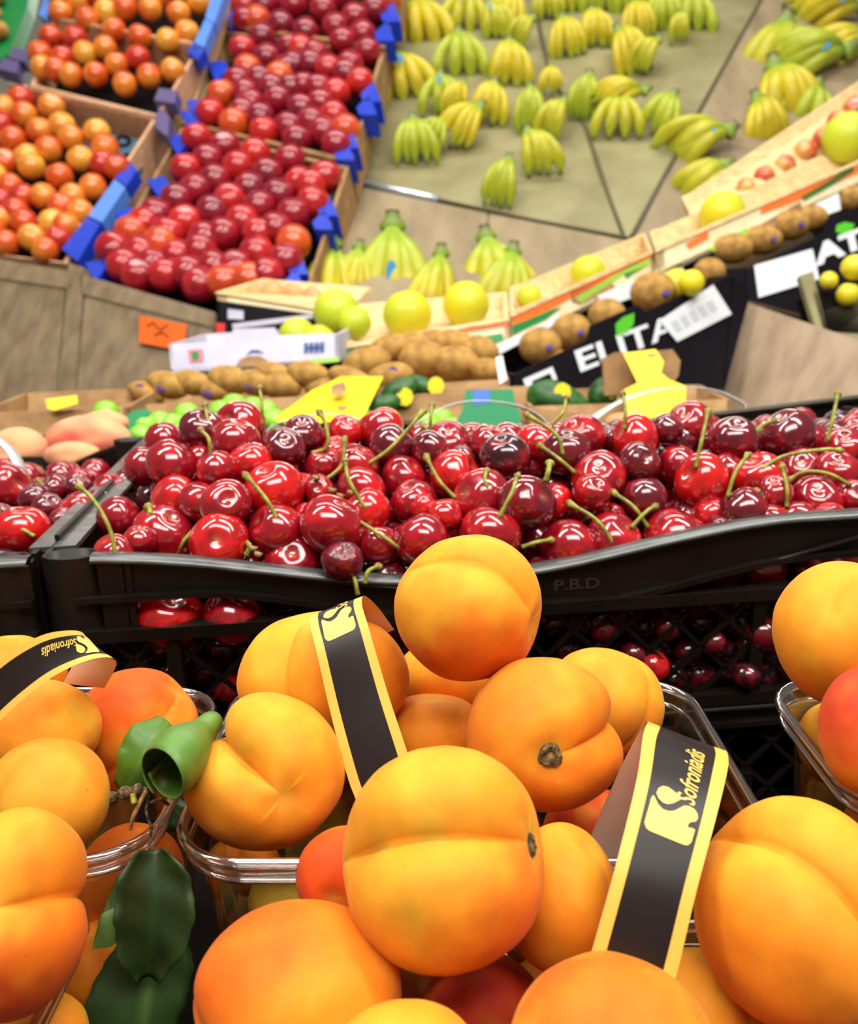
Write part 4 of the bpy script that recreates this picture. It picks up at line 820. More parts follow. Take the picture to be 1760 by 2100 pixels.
for g in (0, 1, 2):
    for vr in range(4):
        nb = (5, 4, 5, 4)[vr]
        for k in range(nb):
            q_ = (k / (nb - 1) * 2 - 1); rr = random.Random(g * 50 + vr * 9 + k)
            fl = q_ * (.50, .62, .36, .45)[vr] + (0, .1, -.25, .3)[vr] + rr.uniform(-.05, .05)
            BM[(g, vr, k)] = mk('banana', *tint(banana_mesh(.17 * rr.uniform(.92, 1.06), (.0185, .021, .0185, .022)[vr], 1.4 - .3 * abs(q_) + (0, -.3, .2, 0)[vr] + rr.uniform(-.1, .1), fl, k), (.08, .36, .62)[g]), m_ban)
cr_v = []; cr_c = []
for j, (r, y, z) in enumerate([(.013, .030, .016), (.011, .024, .018), (.015, .010, .018), (.024, -.006, .016), (.020, -.016, .014)]):
    for k in range(9): a = 2 * math.pi * k / 9; cr_v.append(V((r * math.cos(a) * 1.2, y, z + r * .7 * math.sin(a)))); cr_c.append(mix((.08, .07, .03), (.25, .36, .04), j / 3))
CRM = mk('crown', cr_v, [[j * 9 + k, j * 9 + (k + 1) % 9, (j + 1) * 9 + (k + 1) % 9, (j + 1) * 9 + k] for j in range(4) for k in range(9)] + [list(range(9))], cr_c, m_ban)
STK = mk('sticker', [V((.008 * math.cos(a * .628), .011 * math.sin(a * .628), 0)) for a in range(10)] + [V((.008 * math.cos(a * .628), .011 * math.sin(a * .628), -.001)) for a in range(10)], [list(range(10))] + [[k, (k + 1) % 10, 10 + (k + 1) % 10, 10 + k] for k in range(10)], None, m_bluest)
for p_ in STK.polygons: p_.use_smooth = False
BAN = [('M',862,8,92,0,0,0),('M',859,84,118,0,-8,0),('M',955,60,92,1,10,1),('M',1007,78,84,1,0,1),('M',1046,62,104,0,14,0),('M',1086,100,66,1,20,0),('M',941,150,108,2,0,0),('M',1037,168,104,0,10,0),('M',826,195,112,0,-12,1),('M',905,230,88,2,0,1),('M',950,240,72,0,6,0),('M',1003,246,92,0,20,0),('M',968,292,96,0,35,0),('M',853,325,96,2,-5,0),('M',900,305,56,2,30,0),
('M',1120,40,74,1,-4,1),('M',1152,24,84,1,0,0),('M',1156,112,90,0,-8,0),('M',1208,95,86,0,5,0),('M',1228,24,92,2,0,0),('M',1302,26,94,2,4,0),('M',1300,76,84,0,-6,0),('M',1282,140,108,0,-28,0),('M',1336,150,74,1,22,0),('M',1407,60,96,2,8,0),('M',1352,60,84,2,0,0),('M',1392,90,60,1,-8,0),
('M',1128,200,56,0,0,0),('M',1092,262,96,2,-10,0),('M',1148,282,84,1,12,0),('M',1206,236,96,2,0,0),('M',1262,275,92,1,8,0),('M',1292,250,92,0,60,0),('M',1357,268,90,2,35,0),('M',1085,352,98,1,-6,0),('M',1042,412,100,2,4,0),
('F',690,520,118,0,-6,0),('F',735,515,80,0,10,0),('F',806,490,150,1,0,1),('F',905,535,104,0,0,0),('F',1000,505,120,0,-8,1),('F',1046,530,104,1,10,0),
('R',1450,320,150,1,52,1),('R',1442,385,140,1,60,0),('R',1590,130,190,1,12,0),('R',1590,210,170,0,-10,0),('R',1680,150,170,2,62,1),('R',1560,262,130,0,-20,0),('R',1650,235,130,2,25,0),('R',1716,50,140,0,70,1),('R',1730,105,120,0,80,0),('R',1690,10,120,1,60,0)]
PLN = {'M': PM, 'F': PF, 'R': PR}
tnm = ['yellow', 'yellow-green', 'greenish']; cnt = {}
for (b, px, py, sz, g, ang, st) in BAN:
    pl = PLN[b]; d = pl.depth(px, py); s = sz / F * d / .205; n = pl.n
    vw = (CAM - pl.at(px, py)).normalized(); kk = {'M': .9, 'F': 3.0, 'R': 1.3}[b]; n = (n + vw * kk).normalized()
    up = (UP - n * UP.dot(n)).normalized(); rt = up.cross(n); a = math.radians(ang)
    yv = up * math.cos(a) + rt * math.sin(a); xv = yv.cross(n)
    c = pl.at(px, py - sz * .38 * math.cos(a), .004) ; R_ = M((xv, yv, n)).transposed().to_4x4()
    ln = .62 if b == 'F' else .72; s *= {'M': 1.24, 'F': 1.85, 'R': 1.2}[b]; c = pl.at(px + sz * ln * .45 * math.sin(a), py - sz * ln * .45 * math.cos(a) + (34 if b == 'F' else 0), .02 + .03 * (b == 'M'))
    where = {'M': 'the khaki board', 'F': 'the front strip', 'R': 'the brown board'}[b]
    key = (b, g, int(py // 60)); cnt[key] = cnt.get(key, 0) + 1
    rown = sum(1 for q in set(int(z[2] // 60) for z in BAN if z[0] == b) if q < py // 60)
    same = sorted(z[1] for z in BAN if z[0] == b and z[4] == g and z[2] // 60 == py // 60)
    r = thing('banana_hand', c, '%s bananas%s, %s such in tier %s of %s' % (tnm[g], ' with blue sticker' if st else '', nth(same.index(px)), ('one', 'two', 'three', 'four', 'five', 'six', 'seven', 'eight', 'nine')[rown], where), 'bananas', 'hands of bananas on the sloping boards')
    r.matrix_world = M.Translation(c) @ R_ @ M.Diagonal((s, s * {'M': 1.25, 'F': 1.5, 'R': 1.15}[b], s, 1)); bpy.context.view_layer
    vr = int(px * 3 + py) % 4
    for k in range(5 if vr in (0, 2) else 4): o = bpy.data.objects.new('banana', BM[(g, vr, k)]); link(o, r)
    cw = bpy.data.objects.new('crown', CRM); link(cw, r); cw.scale = (.75, .42, .75) if b == 'F' else (.85, .7, .85)
    if st: o = bpy.data.objects.new('sticker', STK); link(o, r); o.location = (0, -.06, .094); o.rotation_euler = (.1, 0, 0)

# ================================================================ MIDDLE GROUND: boxes between the cherries and the slopes
def tray(name, TL, TR, BL, BR, D, label, cat, group, mt, front=None, fm=None, th=.005, fl=m_card, back=True):
    """open box: front panel corners in world space, D = depth vector"""
    t = thing(name, (BL + BR) / 2, label, cat, group)
    if front: prism('front_panel', front, D.normalized() * th, fm or mt, t)
    else: prism('front_panel', [TL, TR, BR, BL], D.normalized() * th, fm or mt, t)
    ex = (TR - TL).normalized() * th
    prism('side_panel', [TL, TL + D, BL + D, BL], ex, mt, t); prism('side_panel', [TR - ex, TR + D - ex, BR + D - ex, BR - ex], ex, mt, t)
    if back: prism('back_panel', [TL + D, TR + D, BR + D, BL + D], -D.normalized() * th, mt, t)
    prism('base', [BL, BR, BR + D, BL + D], (TL - BL).normalized() * th, fl, t)
    return t
def px_slab(nm, px, pl, mt, t, off=.0012, th=.001, lab=None): return tag(slab(nm, px, pl, th, mt, t, off), lab)
# ---- black kiwi boxes at the right
PE = Plane((1055, 762, 1.12), (1495, 565, 1.36), (1485, 790, 1.33))
De = (V((-.25, 1, -.08)) * .26)
fr = [PE.at(*q) for q in ((1052, 770), (1205, 697), (1212, 668), (1308, 626), (1322, 640), (1498, 563), (1540, 600), (1486, 800), (1050, 960))]
t = tray('kiwi_box', PE.at(1052, 768), PE.at(1505, 563), PE.at(1050, 960), PE.at(1486, 800), De, 'black printed box of pale kiwis with ELITA lettering and white label', 'box', 'black kiwi boxes', m_boxblk, fr)
px_slab('leaf_logo', [(1264, 690), (1262, 665), (1278, 650), (1300, 642), (1299, 664), (1286, 684), (1272, 690)], PE, mat('leaf_print', srgb(90, 200, 40), .5), t, lab='green leaf logo')
lettering('ELITA', PE, (1190, 764), (1392, 684), 46, t, m_paper, bold=.025, upv=(-14, -44))
px_slab('label', [(1350, 658), (1460, 585), (1498, 645), (1386, 702)], PE, m_paper, t, .003, lab='white paper label')
for k in range(5): px_slab('label_print', [(1372 + k * 18, 662 - k * 10), (1384 + k * 18, 655 - k * 10), (1396 + k * 18, 676 - k * 10), (1384 + k * 18, 683 - k * 10)], PE, mat('faint_print', srgb(205, 210, 216), .6) if k == 0 else bpy.data.materials['faint_print'], t, .0036, .0004)
px_slab('stamp', [(1072, 778), (1132, 752), (1142, 778), (1082, 806)], PE, m_paper, t, lab='white square stamp'); px_slab('stamp_inner', [(1090, 782), (1126, 766), (1132, 780), (1096, 798)], PE, m_boxblk, t, .002)
for q in ([(1072, 718), (1206, 655), (1224, 640), (1226, 660), (1080, 740)], [(1310, 600), (1490, 520), (1500, 560), (1322, 628)]):
    tag(prism('paper_liner', [PE.at(x, y) + De * .5 for x, y in q], De * .02, m_paper, t), 'white paper liner')
for i, (x, y, r, dd) in enumerate([(1108, 710, 40, .10), (1172, 680, 38, .16), (1245, 648, 36, .3), (1340, 600, 43, .16), (1418, 586, 24, .3), (1455, 558, 30, .3), (1140, 745, 30, .05)]):
    d0 = PE.depth(x, y) + dd * .24 + .035
    nm_ = [('first pale kiwi from the left', 'kiwi'), ('second pale kiwi from the left', 'kiwi'), ('third pale kiwi from the left', 'kiwi'), ('big kiwi right of the leaf logo', 'kiwi'), ('yellow lemon tip', 'lemon'), ('kiwi beside the yellow tip', 'kiwi'), ('kiwi low behind the black edge', 'kiwi')][i]
    if i == 4: fruit('lemon', x - 15, y, r, PE, m_citrus, ((.9, .72, .02), (.9, .72, .02), 0), 'yellow fruit tip showing above the box with white label', 'fruit', 'kiwis in the first black box', d=d0)
    else:
        d = d0; c = P(x, y, d); R = r / F * d
        dirs, fs = sphere_grid(20, 14); o = mesh('kiwi', [c + RC @ V((v.x * R * 1.1, v.y * R * .98, v.z * R)) for v in dirs], fs, m_kiwi, None, True, None, c)
        tag(o, nm_[0] + ' in the first black box', 'kiwi', 'kiwis in the first black box')
        if i in (0, 1, 3): tag(prism('sticker', [c + RC @ V((R * (.35 + .18 * math.cos(a * .9)), R * (-.25 + .13 * math.sin(a * .9)), R * .99)) for a in range(7)], RC @ V((0, 0, -.004)), m_purple, o), 'purple sticker')
PE2 = Plane((1530, 548, 1.44), (1790, 415, 1.62), (1660, 665, 1.46))
De2 = V((-.25, 1, -.06)) * .26
fr = [PE2.at(*q) for q in ((1528, 555), (1692, 478), (1700, 448), (1830, 398), (1830, 700), (1660, 668), (1524, 618))]
t = tray('kiwi_box', PE2.at(1528, 550), PE2.at(1830, 405), PE2.at(1524, 618), PE2.at(1830, 700), De2, 'black printed box at the right edge with green leaf and wide white label', 'box', 'black kiwi boxes', m_boxblk, fr)
px_slab('leaf_logo', [(1714, 476), (1716, 462), (1732, 456), (1752, 460), (1746, 474), (1734, 484)], PE2, bpy.data.materials['leaf_print'], t, lab='green leaf logo')
lettering('ATI', PE2, (1672, 548), (1790, 500), 46, t, m_paper, bold=.05, upv=(-10, -42))
px_slab('label', [(1545, 546), (1664, 512), (1678, 574), (1554, 612)], PE2, m_paper, t, .003, lab='white paper label')
for i, (x, y, r) in enumerate([(1502, 510, 34), (1562, 492, 34), (1618, 462, 34), (1660, 448, 30), (1740, 408, 30)]):
    d = 1.50 + (x - 1500) * .0005; c = P(x, y, d); R = r / F * d; dirs, fs = sphere_grid(20, 14)
    o = mesh('kiwi', [c + RC @ V((v.x * R * 1.25, v.y * R * .9, v.z * R)) for v in dirs], fs, m_kiwi, None, True, None, c); tag(o, 'kiwi in the box at the right edge, %s from the left' % nth(i), 'kiwi', 'kiwis in the second black box')
    if i in (1, 2): tag(prism('sticker', [c + RC @ V((R * (.35 + .18 * math.cos(a * .9)), R * (-.25 + .13 * math.sin(a * .9)), R * .99)) for a in range(7)], RC @ V((0, 0, -.004)), m_purple, o), 'purple sticker')
tag(prism('paper_liner', [P(x, y, 1.58) for x, y in ((1500, 480), (1690, 410), (1720, 395), (1725, 430), (1520, 505))], FWD * .004, m_paper, t), 'white paper liner')
PX3 = Plane((1650, 600, 1.36), (1780, 550, 1.38), (1700, 700, 1.34))
t = thing('fruit_box', PX3.at(1730, 690), 'olive box corner with yellow fruit below the right-edge black box', 'box')
slab('side_panel', [(1640, 566), (1668, 556), (1700, 690), (1672, 668)], PX3, .01, m_khaki, t); slab('front_panel', [(1680, 640), (1840, 590), (1840, 740), (1760, 712), (1704, 690)], PX3, .01, m_khaki, t); prism('base', [PX3.at(x, y) + FWD * .0 for x, y in ((1690, 680), (1840, 690), (1840, 600), (1668, 600))], FWD * .06, m_dark, t)
for i, (x, y, r) in enumerate([(1752, 548, 26), (1740, 604, 24), (1700, 575, 18)]): fruit('lemon', x, y, r, None, m_citrus, ((.85, .7, .03), (.85, .7, .03), 0), 'yellow fruit in the olive box, %s from the top right' % nth(i), 'fruit', 'yellow fruits in the olive box', d=1.35)

# ---- pale printed crates with pomelos
def wcrate(fpx, bpx, planes, dback, label, prints, group='pale printed fruit crates'):
    """fpx: front face TL,TR,BR,BL pixels; bpx: back top edge L,R pixels"""
    pl = Plane(*planes); TL, TR, BR, BL = [pl.at(*q) for q in fpx]
    BLk, BRk = P(*bpx[0], dback[0]), P(*bpx[1], dback[1]); dz = (TL - BL)
    t = thing('fruit_crate', (BL + BR) / 2, label, 'crate', group); th = .004
    fv = (BLk - TL).normalized() * th
    prism('front_panel', [TL, TR, BR, BL], fv, m_cream, t); prism('front_rail', [TL + fv, TR + fv, TR + fv - dz * .12, TL + fv - dz * .12], -fv * 2.5, m_pine, t)
    prism('back_panel', [BLk, BRk, BRk - dz, BLk - dz], fv, m_pine, t)
    prism('side_panel', [TL, BLk, BLk - dz, BL], (TR - TL).normalized() * .008, m_pine, t); prism('side_panel', [TR, BRk, BRk - dz, BR], (TL - TR).normalized() * .008, m_pine, t)
    prism('base', [BL, BR, BRk - dz, BLk - dz], dz * .05, m_pine, t)
    for c_ in (TL, BLk): prism('corner_block', [c_, c_ + (TR - TL).normalized() * .018, c_ + (TR - TL).normalized() * .018 + fv * 3, c_ + fv * 3], -dz * .9, m_pine, t)
    for q, m_ in prints: px_slab('print', q, pl, m_, t, .0015, .0006)
    return t, pl
W0, pw0 = wcrate([(445, 598), (710, 640), (712, 655), (446, 616)], [(535, 572), (760, 590)], ((445, 600, 1.42), (710, 645, 1.36), (445, 660, 1.40)), (1.56, 1.52), 'pinkish slatted crate end at the foot of the blue-edged crate', [])
W1, pw1 = wcrate([(700, 708), (1044, 650), (1046, 705), (702, 752)], [(700, 628), (1040, 600)], ((700, 708, 1.24), (1044, 650, 1.30), (700, 760, 1.23)), (1.40, 1.46), 'pale crate with orange and green print holding round yellow pomelos',
  [([(760, 700), (1020, 657), (1044, 652), (1044, 668), (900, 690), (770, 712)], m_orange), ([(820, 712), (900, 694), (960, 690), (1000, 700), (960, 712), (840, 724)], m_lgreen), ([(702, 722), (760, 712), (752, 730), (704, 740)], m_green), ([(960, 696), (1030, 684), (1034, 700), (980, 712)], m_green)])
W2, pw2 = wcrate([(1046, 642), (1338, 512), (1342, 556), (1050, 706)], [(1046, 592), (1322, 478)], ((1046, 642, 1.30), (1338, 512, 1.48), (1048, 710, 1.29)), (1.48, 1.64), 'pale crate with orange and green print behind the first black kiwi box',
  [([(1050, 642), (1230, 560), (1330, 515), (1335, 528), (1180, 605), (1120, 640), (1052, 668)], m_orange), ([(1050, 668), (1120, 640), (1150, 630), (1120, 655), (1052, 686)], m_green), ([(1180, 612), (1290, 545), (1335, 530), (1330, 545), (1280, 562), (1190, 622)], m_lgreen), ([(1280, 562), (1325, 545), (1300, 560), (1284, 572)], m_green), ([(1168, 600), (1240, 568), (1262, 590), (1190, 625), (1172, 618)], m_card)])
W3, pw3 = wcrate([(1344, 510), (1800, 312), (1804, 356), (1348, 560)], [(1334, 478), (1800, 275)], ((1344, 510, 1.46), (1800, 312, 1.64), (1346, 570, 1.45)), (1.56, 1.76), 'long pale crate with orange print at the right behind the second black box',
  [([(1406, 500), (1452, 472), (1452, 490), (1412, 512)], m_orange), ([(1620, 392), (1800, 318), (1800, 336), (1640, 410), (1560, 440), (1560, 425)], m_orange), ([(1640, 405), (1700, 370), (1748, 340), (1752, 352), (1710, 378), (1650, 412)], m_green), ([(1450, 512), (1530, 468), (1540, 480), (1530, 495), (1470, 518)], m_lgreen), ([(1470, 520), (1508, 500), (1514, 510), (1476, 530)], m_green), ([(1536, 474), (1640, 415), (1650, 436), (1560, 478), (1540, 488)], m_card)])
W4, pw4 = wcrate([(1420, 448), (1800, 262), (1804, 300), (1424, 478)], [(1400, 408), (1800, 142)], ((1420, 448, 1.60), (1800, 262, 1.78), (1422, 500, 1.59)), (1.68, 1.88), 'slatted crate of pink-blushed apples at the far right', [])
for i, (x, y, r, d, lb) in enumerate([(690, 640, 47, 1.31, 'green-yellow pomelo, leftmost, with a smaller one at its foot'), (728, 662, 34, 1.29, 'small green-yellow pomelo beside the leftmost one'), (835, 645, 50, 1.33, 'round yellow pomelo in the middle of the pale crate'), (956, 625, 48, 1.36, 'yellow pomelo third along the pale crate'), (610, 690, 38, 1.25, 'lime-green fruit tip above the white box'), (655, 700, 34, 1.25, 'second lime-green fruit tip above the white box'),
                                     (1206, 560, 36, 1.50, 'yellow pomelo half hidden in the crate left of the board joint'), (1482, 440, 46, 1.56, 'bright yellow pomelo below the banana hand with blue sticker'), (1738, 282, 50, 1.70, 'large yellow-green pomelo at the right edge'), (1388, 582, 30, 1.46, 'yellow pomelo tip above the white label'), (1085, 610, 26, 1.44, 'yellow pomelo low beside the crate end')]):
    fruit('pomelo', x, y, r, None, m_citrus, ((.58, .66, .03) if i in (0, 1, 4, 5, 8) else (.78, .68, .02), (.50, .62, .03), .7), lb, 'pomelo', 'yellow pomelos', d=d, grid=(28, 20), dim=.05)
for i, (x, y, r) in enumerate([(1530, 385, 20), (1568, 362, 22), (1610, 340, 22), (1652, 310, 24), (1690, 285, 24), (1720, 250, 24), (1752, 225, 26), (1640, 345, 20)]):
    fruit('apple', x, y, r, None, m_nect, ((.75, .45, .12), (.6, .05, .03), .9), 'pink-blushed apple in the far right slatted crate, %s from the left' % nth(i), 'apple', 'apples in the slatted crate', d=1.68 + i * .018)
for i, (x, y, r) in enumerate([(560, 592, 24), (600, 596, 24), (640, 602, 22), (520, 596, 20)]):
    fruit('peach', x, y + 8, r, None, m_peach, ((.85, .40, .16), (.8, .25, .08), .6), 'peach in the pinkish slatted crate, %s in line' % nth(i), 'peach', 'peaches in the slatted crate end', d=1.50)

# ---- dark crate, white box, kiwi trays
PD = Plane((445, 612, 1.40), (650, 645, 1.34), (445, 700, 1.39)); Dd = V((.05, 1, 0)) * .12
t = tray('fruit_box', PD.at(445, 620), PD.at(705, 652), PD.at(445, 790), PD.at(705, 790), Dd, 'black box with small white mark under the pinkish slatted crate', 'box', None, m_boxblk)
px_slab('print', [(468, 634), (500, 638), (500, 656), (468, 654)], PD, m_white, t); px_slab('print', [(444, 662), (462, 664), (462, 686), (444, 684)], PD, m_red, t)
PWb = Plane((345, 705, 1.22), (690, 688, 1.18), (345, 760, 1.21)); Dw = V((.06, 1, 0)) * .16
fr = [PWb.at(*q) for q in ((346, 706), (470, 700), (478, 676), (562, 672), (572, 688), (694, 684), (696, 742), (356, 764))]
t = tray('fruit_box', PWb.at(346, 706), PWb.at(694, 686), PWb.at(352, 764), PWb.at(696, 742), Dw, 'white cardboard box with raised middle and small prints', 'box', None, m_white, fr)
px_slab('print', [(386, 718), (416, 716), (418, 742), (390, 744)], PWb, m_pinkink, t); px_slab('print', [(392, 722), (408, 721), (410, 738), (396, 740)], PWb, m_green, t, .002)
for k in range(4): px_slab('print', [(624 + k * 11, 704 - k * .5), (632 + k * 11, 703.5 - k * .5), (632 + k * 11, 724 - k * .5), (624 + k * 11, 725 - k * .5)], PWb, m_inkblue, t)
px_slab('print', [(628, 712), (664, 710), (664, 716), (628, 718)], PWb, m_inkblue, t)
px_slab('print', [(634, 738), (694, 732), (696, 742), (634, 748)], PWb, m_lgreen, t)
px_slab('print', [(506, 728), (516, 718), (530, 718), (542, 724), (530, 724), (518, 724)], PWb, m_purple, t); px_slab('thumb_hole', [(484, 752), (492, 738), (508, 731), (534, 731), (550, 740), (556, 752)], PWb, m_card, t)
slab('rear_lip', [(476, 664), (640, 644), (642, 652), (478, 674)], Plane((476, 664, 1.33), (640, 644, 1.33), (476, 690, 1.33)), .01, m_white, t)
# kiwi tray right of the white box
def egg(name, x, y, rx, ry, d, mt, label, cat, group, rot=0, cols=None, grid=(28, 20), pear=0):
    c = P(x, y, d); dirs, fs = sphere_grid(*grid); a = math.radians(rot); vs = []
    for v in dirs:
        k = 1 + pear * v.x; q = V((v.x * rx, v.y * ry * k, v.z * ry * k)) / F * d * (1 + .03 * N.noise(v * 2 + V((x, y, 0)))); q = V((q.x * math.cos(a) - q.y * math.sin(a), q.x * math.sin(a) + q.y * math.cos(a), q.z)); vs.append(c + RC @ q)
    o = mesh(name, vs, fs, mt, None, True, [cols] * len(vs) if cols else None, c); return tag(o, label, cat, group)
def stick(o, dx, dy, r, mt, lab):
    c = wl(o); tag(prism('sticker', [c + RC @ (V((dx + r * math.cos(a * .7), dy + r * 1.1 * math.sin(a * .7), 0))) + RC @ V((0, 0, stick.z)) for a in range(9)], RC @ V((0, 0, -.006)), mt, o), lab)
KW = [(752, 745, 52, 34), (800, 716, 48, 30), (868, 738, 52, 38), (935, 745, 50, 36), (925, 708, 50, 32), (980, 722, 44, 34), (840, 708, 44, 26), (720, 778, 50, 24), (800, 772, 50, 28), (1000, 760, 36, 26), (890, 700, 40, 24)]
for i, (x, y, rx, ry) in enumerate(sorted(KW)):
    o = egg('kiwi', x, y, rx, ry, 1.08 + (780 - y) * .0012, m_kiwi, 'fuzzy brown kiwi in the tray below the pale crate, %s from left' % nth(i), 'kiwi', 'kiwis in the middle tray', rot=(i * 37) % 40 - 20)
    stick.z = ry / F * 1.08 * .96
    if i in (2, 3): stick(o, .004, .003, .006, m_purple, 'purple sticker')
PK = Plane((690, 800, 1.02), (1040, 775, 1.04), (690, 850, 1.01))
t = tray('cardboard_tray', PK.at(672, 800), PK.at(1045, 778), PK.at(680, 875), PK.at(1045, 860), V((.02, 1, 0)) * .17, 'cardboard tray heaped with brown kiwis', 'tray', 'cardboard trays', m_card)
tag(slab('clear_corner', [(1016, 735), (1030, 730), (1040, 780), (1024, 790)], PK, .003, m_handle, t, .002), 'glossy clear corner piece')
KL = [(345, 790, 46, 28), (395, 785, 42, 26), (470, 780, 46, 30), (525, 785, 44, 28), (575, 790, 46, 30), (630, 768, 46, 28), (440, 800, 40, 24), (300, 805, 40, 22), (660, 795, 38, 24), (560, 765, 40, 22)]
for i, (x, y, rx, ry) in enumerate(sorted(KL)):
    o = egg('kiwi', x, y, rx, ry, 1.10, m_kiwi, 'brown kiwi in the long tray below the white box, %s from left' % nth(i), 'kiwi', 'kiwis in the long tray', rot=(i * 31) % 30 - 15)
    stick.z = ry / F * 1.10 * .9
    if i in (0, 1, 3, 5): stick(o, -.004, -.003 if i % 2 else .002, .0062, m_purple, 'purple sticker')
PK2 = Plane((240, 845, 1.05), (660, 808, 1.05), (240, 900, 1.04))
t = tray('cardboard_tray', PK2.at(215, 835), PK2.at(668, 812), PK2.at(215, 925), PK2.at(668, 905), V((.03, 1, .02)) * .16, 'long cardboard tray of kiwis under the white box', 'tray', 'cardboard trays', m_card)
prism('flap', [P(235, 826, 1.08), P(345, 762, 1.20), P(348, 776, 1.19), P(250, 842, 1.07)], FWD * .006, m_card, t)
PK3 = Plane((0, 845, .99), (220, 850, .99), (0, 920, .98))
t = tray('cardboard_tray', PK3.at(-60, 850), PK3.at(262, 836), PK3.at(-60, 945), PK3.at(262, 930), V((.0, 1, .02)) * .14, 'cardboard tray behind the peaches at the left edge', 'tray', 'cardboard trays', m_card)
px_slab('yellow_label', [(102, 826), (166, 818), (168, 836), (120, 850), (106, 846)], PK3, m_yst, t, .012, .002, 'yellow label')
# green corner card, green plums, black plum crate
t = thing('card_divider', P(262, 880, .96), 'emerald green card corner left of the green plums', 'card')
prism('card', [P(x, y, .95) for x, y in ((300, 838), (275, 842), (232, 872), (262, 886), (285, 862), (310, 846))], FWD * .003, m_emer, t); prism('tip', [P(x, y, .949) for x, y in ((236, 870), (262, 872), (250, 884))], FWD * .001, m_lblue, t)
PG_ = [(290, 895), (328, 868), (340, 898), (384, 850), (375, 885), (300, 872), (356, 872), (480, 832), (520, 838), (455, 845), (545, 845), (500, 860), (580, 880), (560, 862), (610, 884), (640, 870), (680, 862), (720, 855), (745, 862), (600, 860), (880, 870), (905, 862), (890, 890), (925, 880), (700, 870), (218, 846)]
for i, (x, y) in enumerate(sorted(PG_)):
    egg('green_plum', x, y, 27, 25, .93 + (900 - y) * .0011, m_lime, 'shiny green plum, %s from left behind the cherry heap' % (nth(i) if i < 20 else 'twenty-' + ORD[i - 20]), 'plum', 'green plums behind the cherries', grid=(22, 16))
PKG = Plane((250, 915, .90), (960, 915, .92), (250, 960, .89))
tray('fruit_box', PKG.at(262, 905), PKG.at(950, 905), PKG.at(262, 985), PKG.at(950, 985), V((0, 1, 0)) * .13, 'low dark box holding green plums', 'box', None, m_dark, fl=m_dark)
# yellow folded price card, left
t = thing('price_card', P(690, 830, .95), 'yellow price card with a brown hole lying over the kiwi tray', 'price card')
prism('card', [P(*q) for q in ((640, 800, 1.0), (700, 772, 1.02), (786, 772, 1.02), (770, 805, .98), (745, 858, .93), (650, 868, .92), (580, 868, .93), (560, 862, .94))], FWD * .0015, m_yellow, t)
prism('hole', [P(*q) for q in ((680, 790, .968), (706, 782, .975), (712, 800, .965), (695, 812, .955), (678, 806, .96))], FWD * .0005, m_card, t)
px_slab('handwriting', [(690, 834), (712, 832), (708, 842), (694, 842)], Plane((690, 834, .93), (712, 832, .93), (694, 842, .925)), m_orange, t, .001)
# avocados, green card, yellow stand
for i, (x, y, rx, ry, rot, d, sx, sy, lb) in enumerate([(1148, 828, 72, 42, -22, 1.0, .0, .010, 'large avocado with yellow oval sticker'), (1236, 808, 36, 30, 80, 1.02, .006, .003, 'small round avocado with yellow sticker beside the yellow stand'), (820, 802, 42, 26, 30, 1.0, .006, -.008, 'dark avocado right of the yellow price card'), (865, 794, 36, 22, -20, 1.02, .016, 0, 'dark avocado left of the emerald card'), (790, 830, 34, 22, 20, .98, 0, 0, 'avocado low beside the price card')]):
    o = egg('avocado', x, y, rx, ry, d, m_avo, lb, 'avocado', 'avocados', rot, pear=-.14)
    stick.z = ry / F * d * .97
    if i < 4: stick(o, sx, sy, .0095, m_yst, 'yellow sticker')
t = tray('cardboard_tray', P(770, 812, 1.0), P(1105, 800, 1.0), P(770, 870, .99), P(1105, 870, .99), V((0, 1, 0)) * .035, 'cardboard tray under the dark avocados', 'tray', 'cardboard trays', m_card)
tray('cardboard_tray', P(1085, 835, .965), P(1500, 820, .99), P(1085, 900, .96), P(1500, 890, .97), V((0, 1, 0)) * .12, 'cardboard tray holding the large avocado', 'tray', 'cardboard trays', m_card)
t = thing('card_divider', P(1000, 880, .94), 'emerald green upright card with light blue patch behind the cherries', 'card')
prism('card', [P(x, y, .94) for x, y in ((955, 800), (1052, 798), (1058, 830), (1068, 850), (1072, 905), (925, 905), (936, 865), (948, 842))], FWD * .003, m_emer, t)
prism('patch', [P(x, y, .9395) for x, y in ((968, 800), (1006, 798), (1004, 826), (972, 832))], FWD * .0005, m_lblue, t); prism('patch', [P(x, y, .9395) for x, y in ((1046, 882), (1072, 878), (1072, 900), (1040, 905))], FWD * .0005, m_blue, t)
for q in ((1064, 806), (1100, 800)): pass
t = thing('price_stand', P(1340, 900, .95), 'folded yellow card draped over a brown cardboard corner', 'price card')
prism('backing', [P(x, y, 1.0) for x, y in ((1236, 735), (1262, 722), (1300, 724), (1380, 716), (1396, 740), (1392, 770), (1370, 800), (1240, 812))], FWD * .006, m_card, t)
prism('card', [P(*q) for q in ((1278, 724, .985), (1345, 716, .985), (1362, 742, .975), (1356, 764, .97), (1372, 778, .965), (1408, 792, .955), (1404, 860, .94), (1346, 888, .93), (1300, 870, .935), (1284, 860, .94), (1278, 800, .955), (1308, 785, .965))], FWD * .0015, m_yellow, t)
prism('fold', [P(*q) for q in ((1278, 800, .9545), (1318, 792, .952), (1320, 876, .93), (1282, 862, .935))], FWD * .0008, m_yst, t)
prism('hole', [P(*q) for q in ((1322, 728, .982), (1344, 724, .982), (1348, 738, .978), (1328, 742, .978))], FWD * .0004, m_orange, t)
px_slab('card_strip', [(1130, 880), (1240, 868), (1240, 890), (1128, 896)], Plane((1130, 880, .90), (1240, 868, .90), (1130, 896, .895)), m_yellow, t)
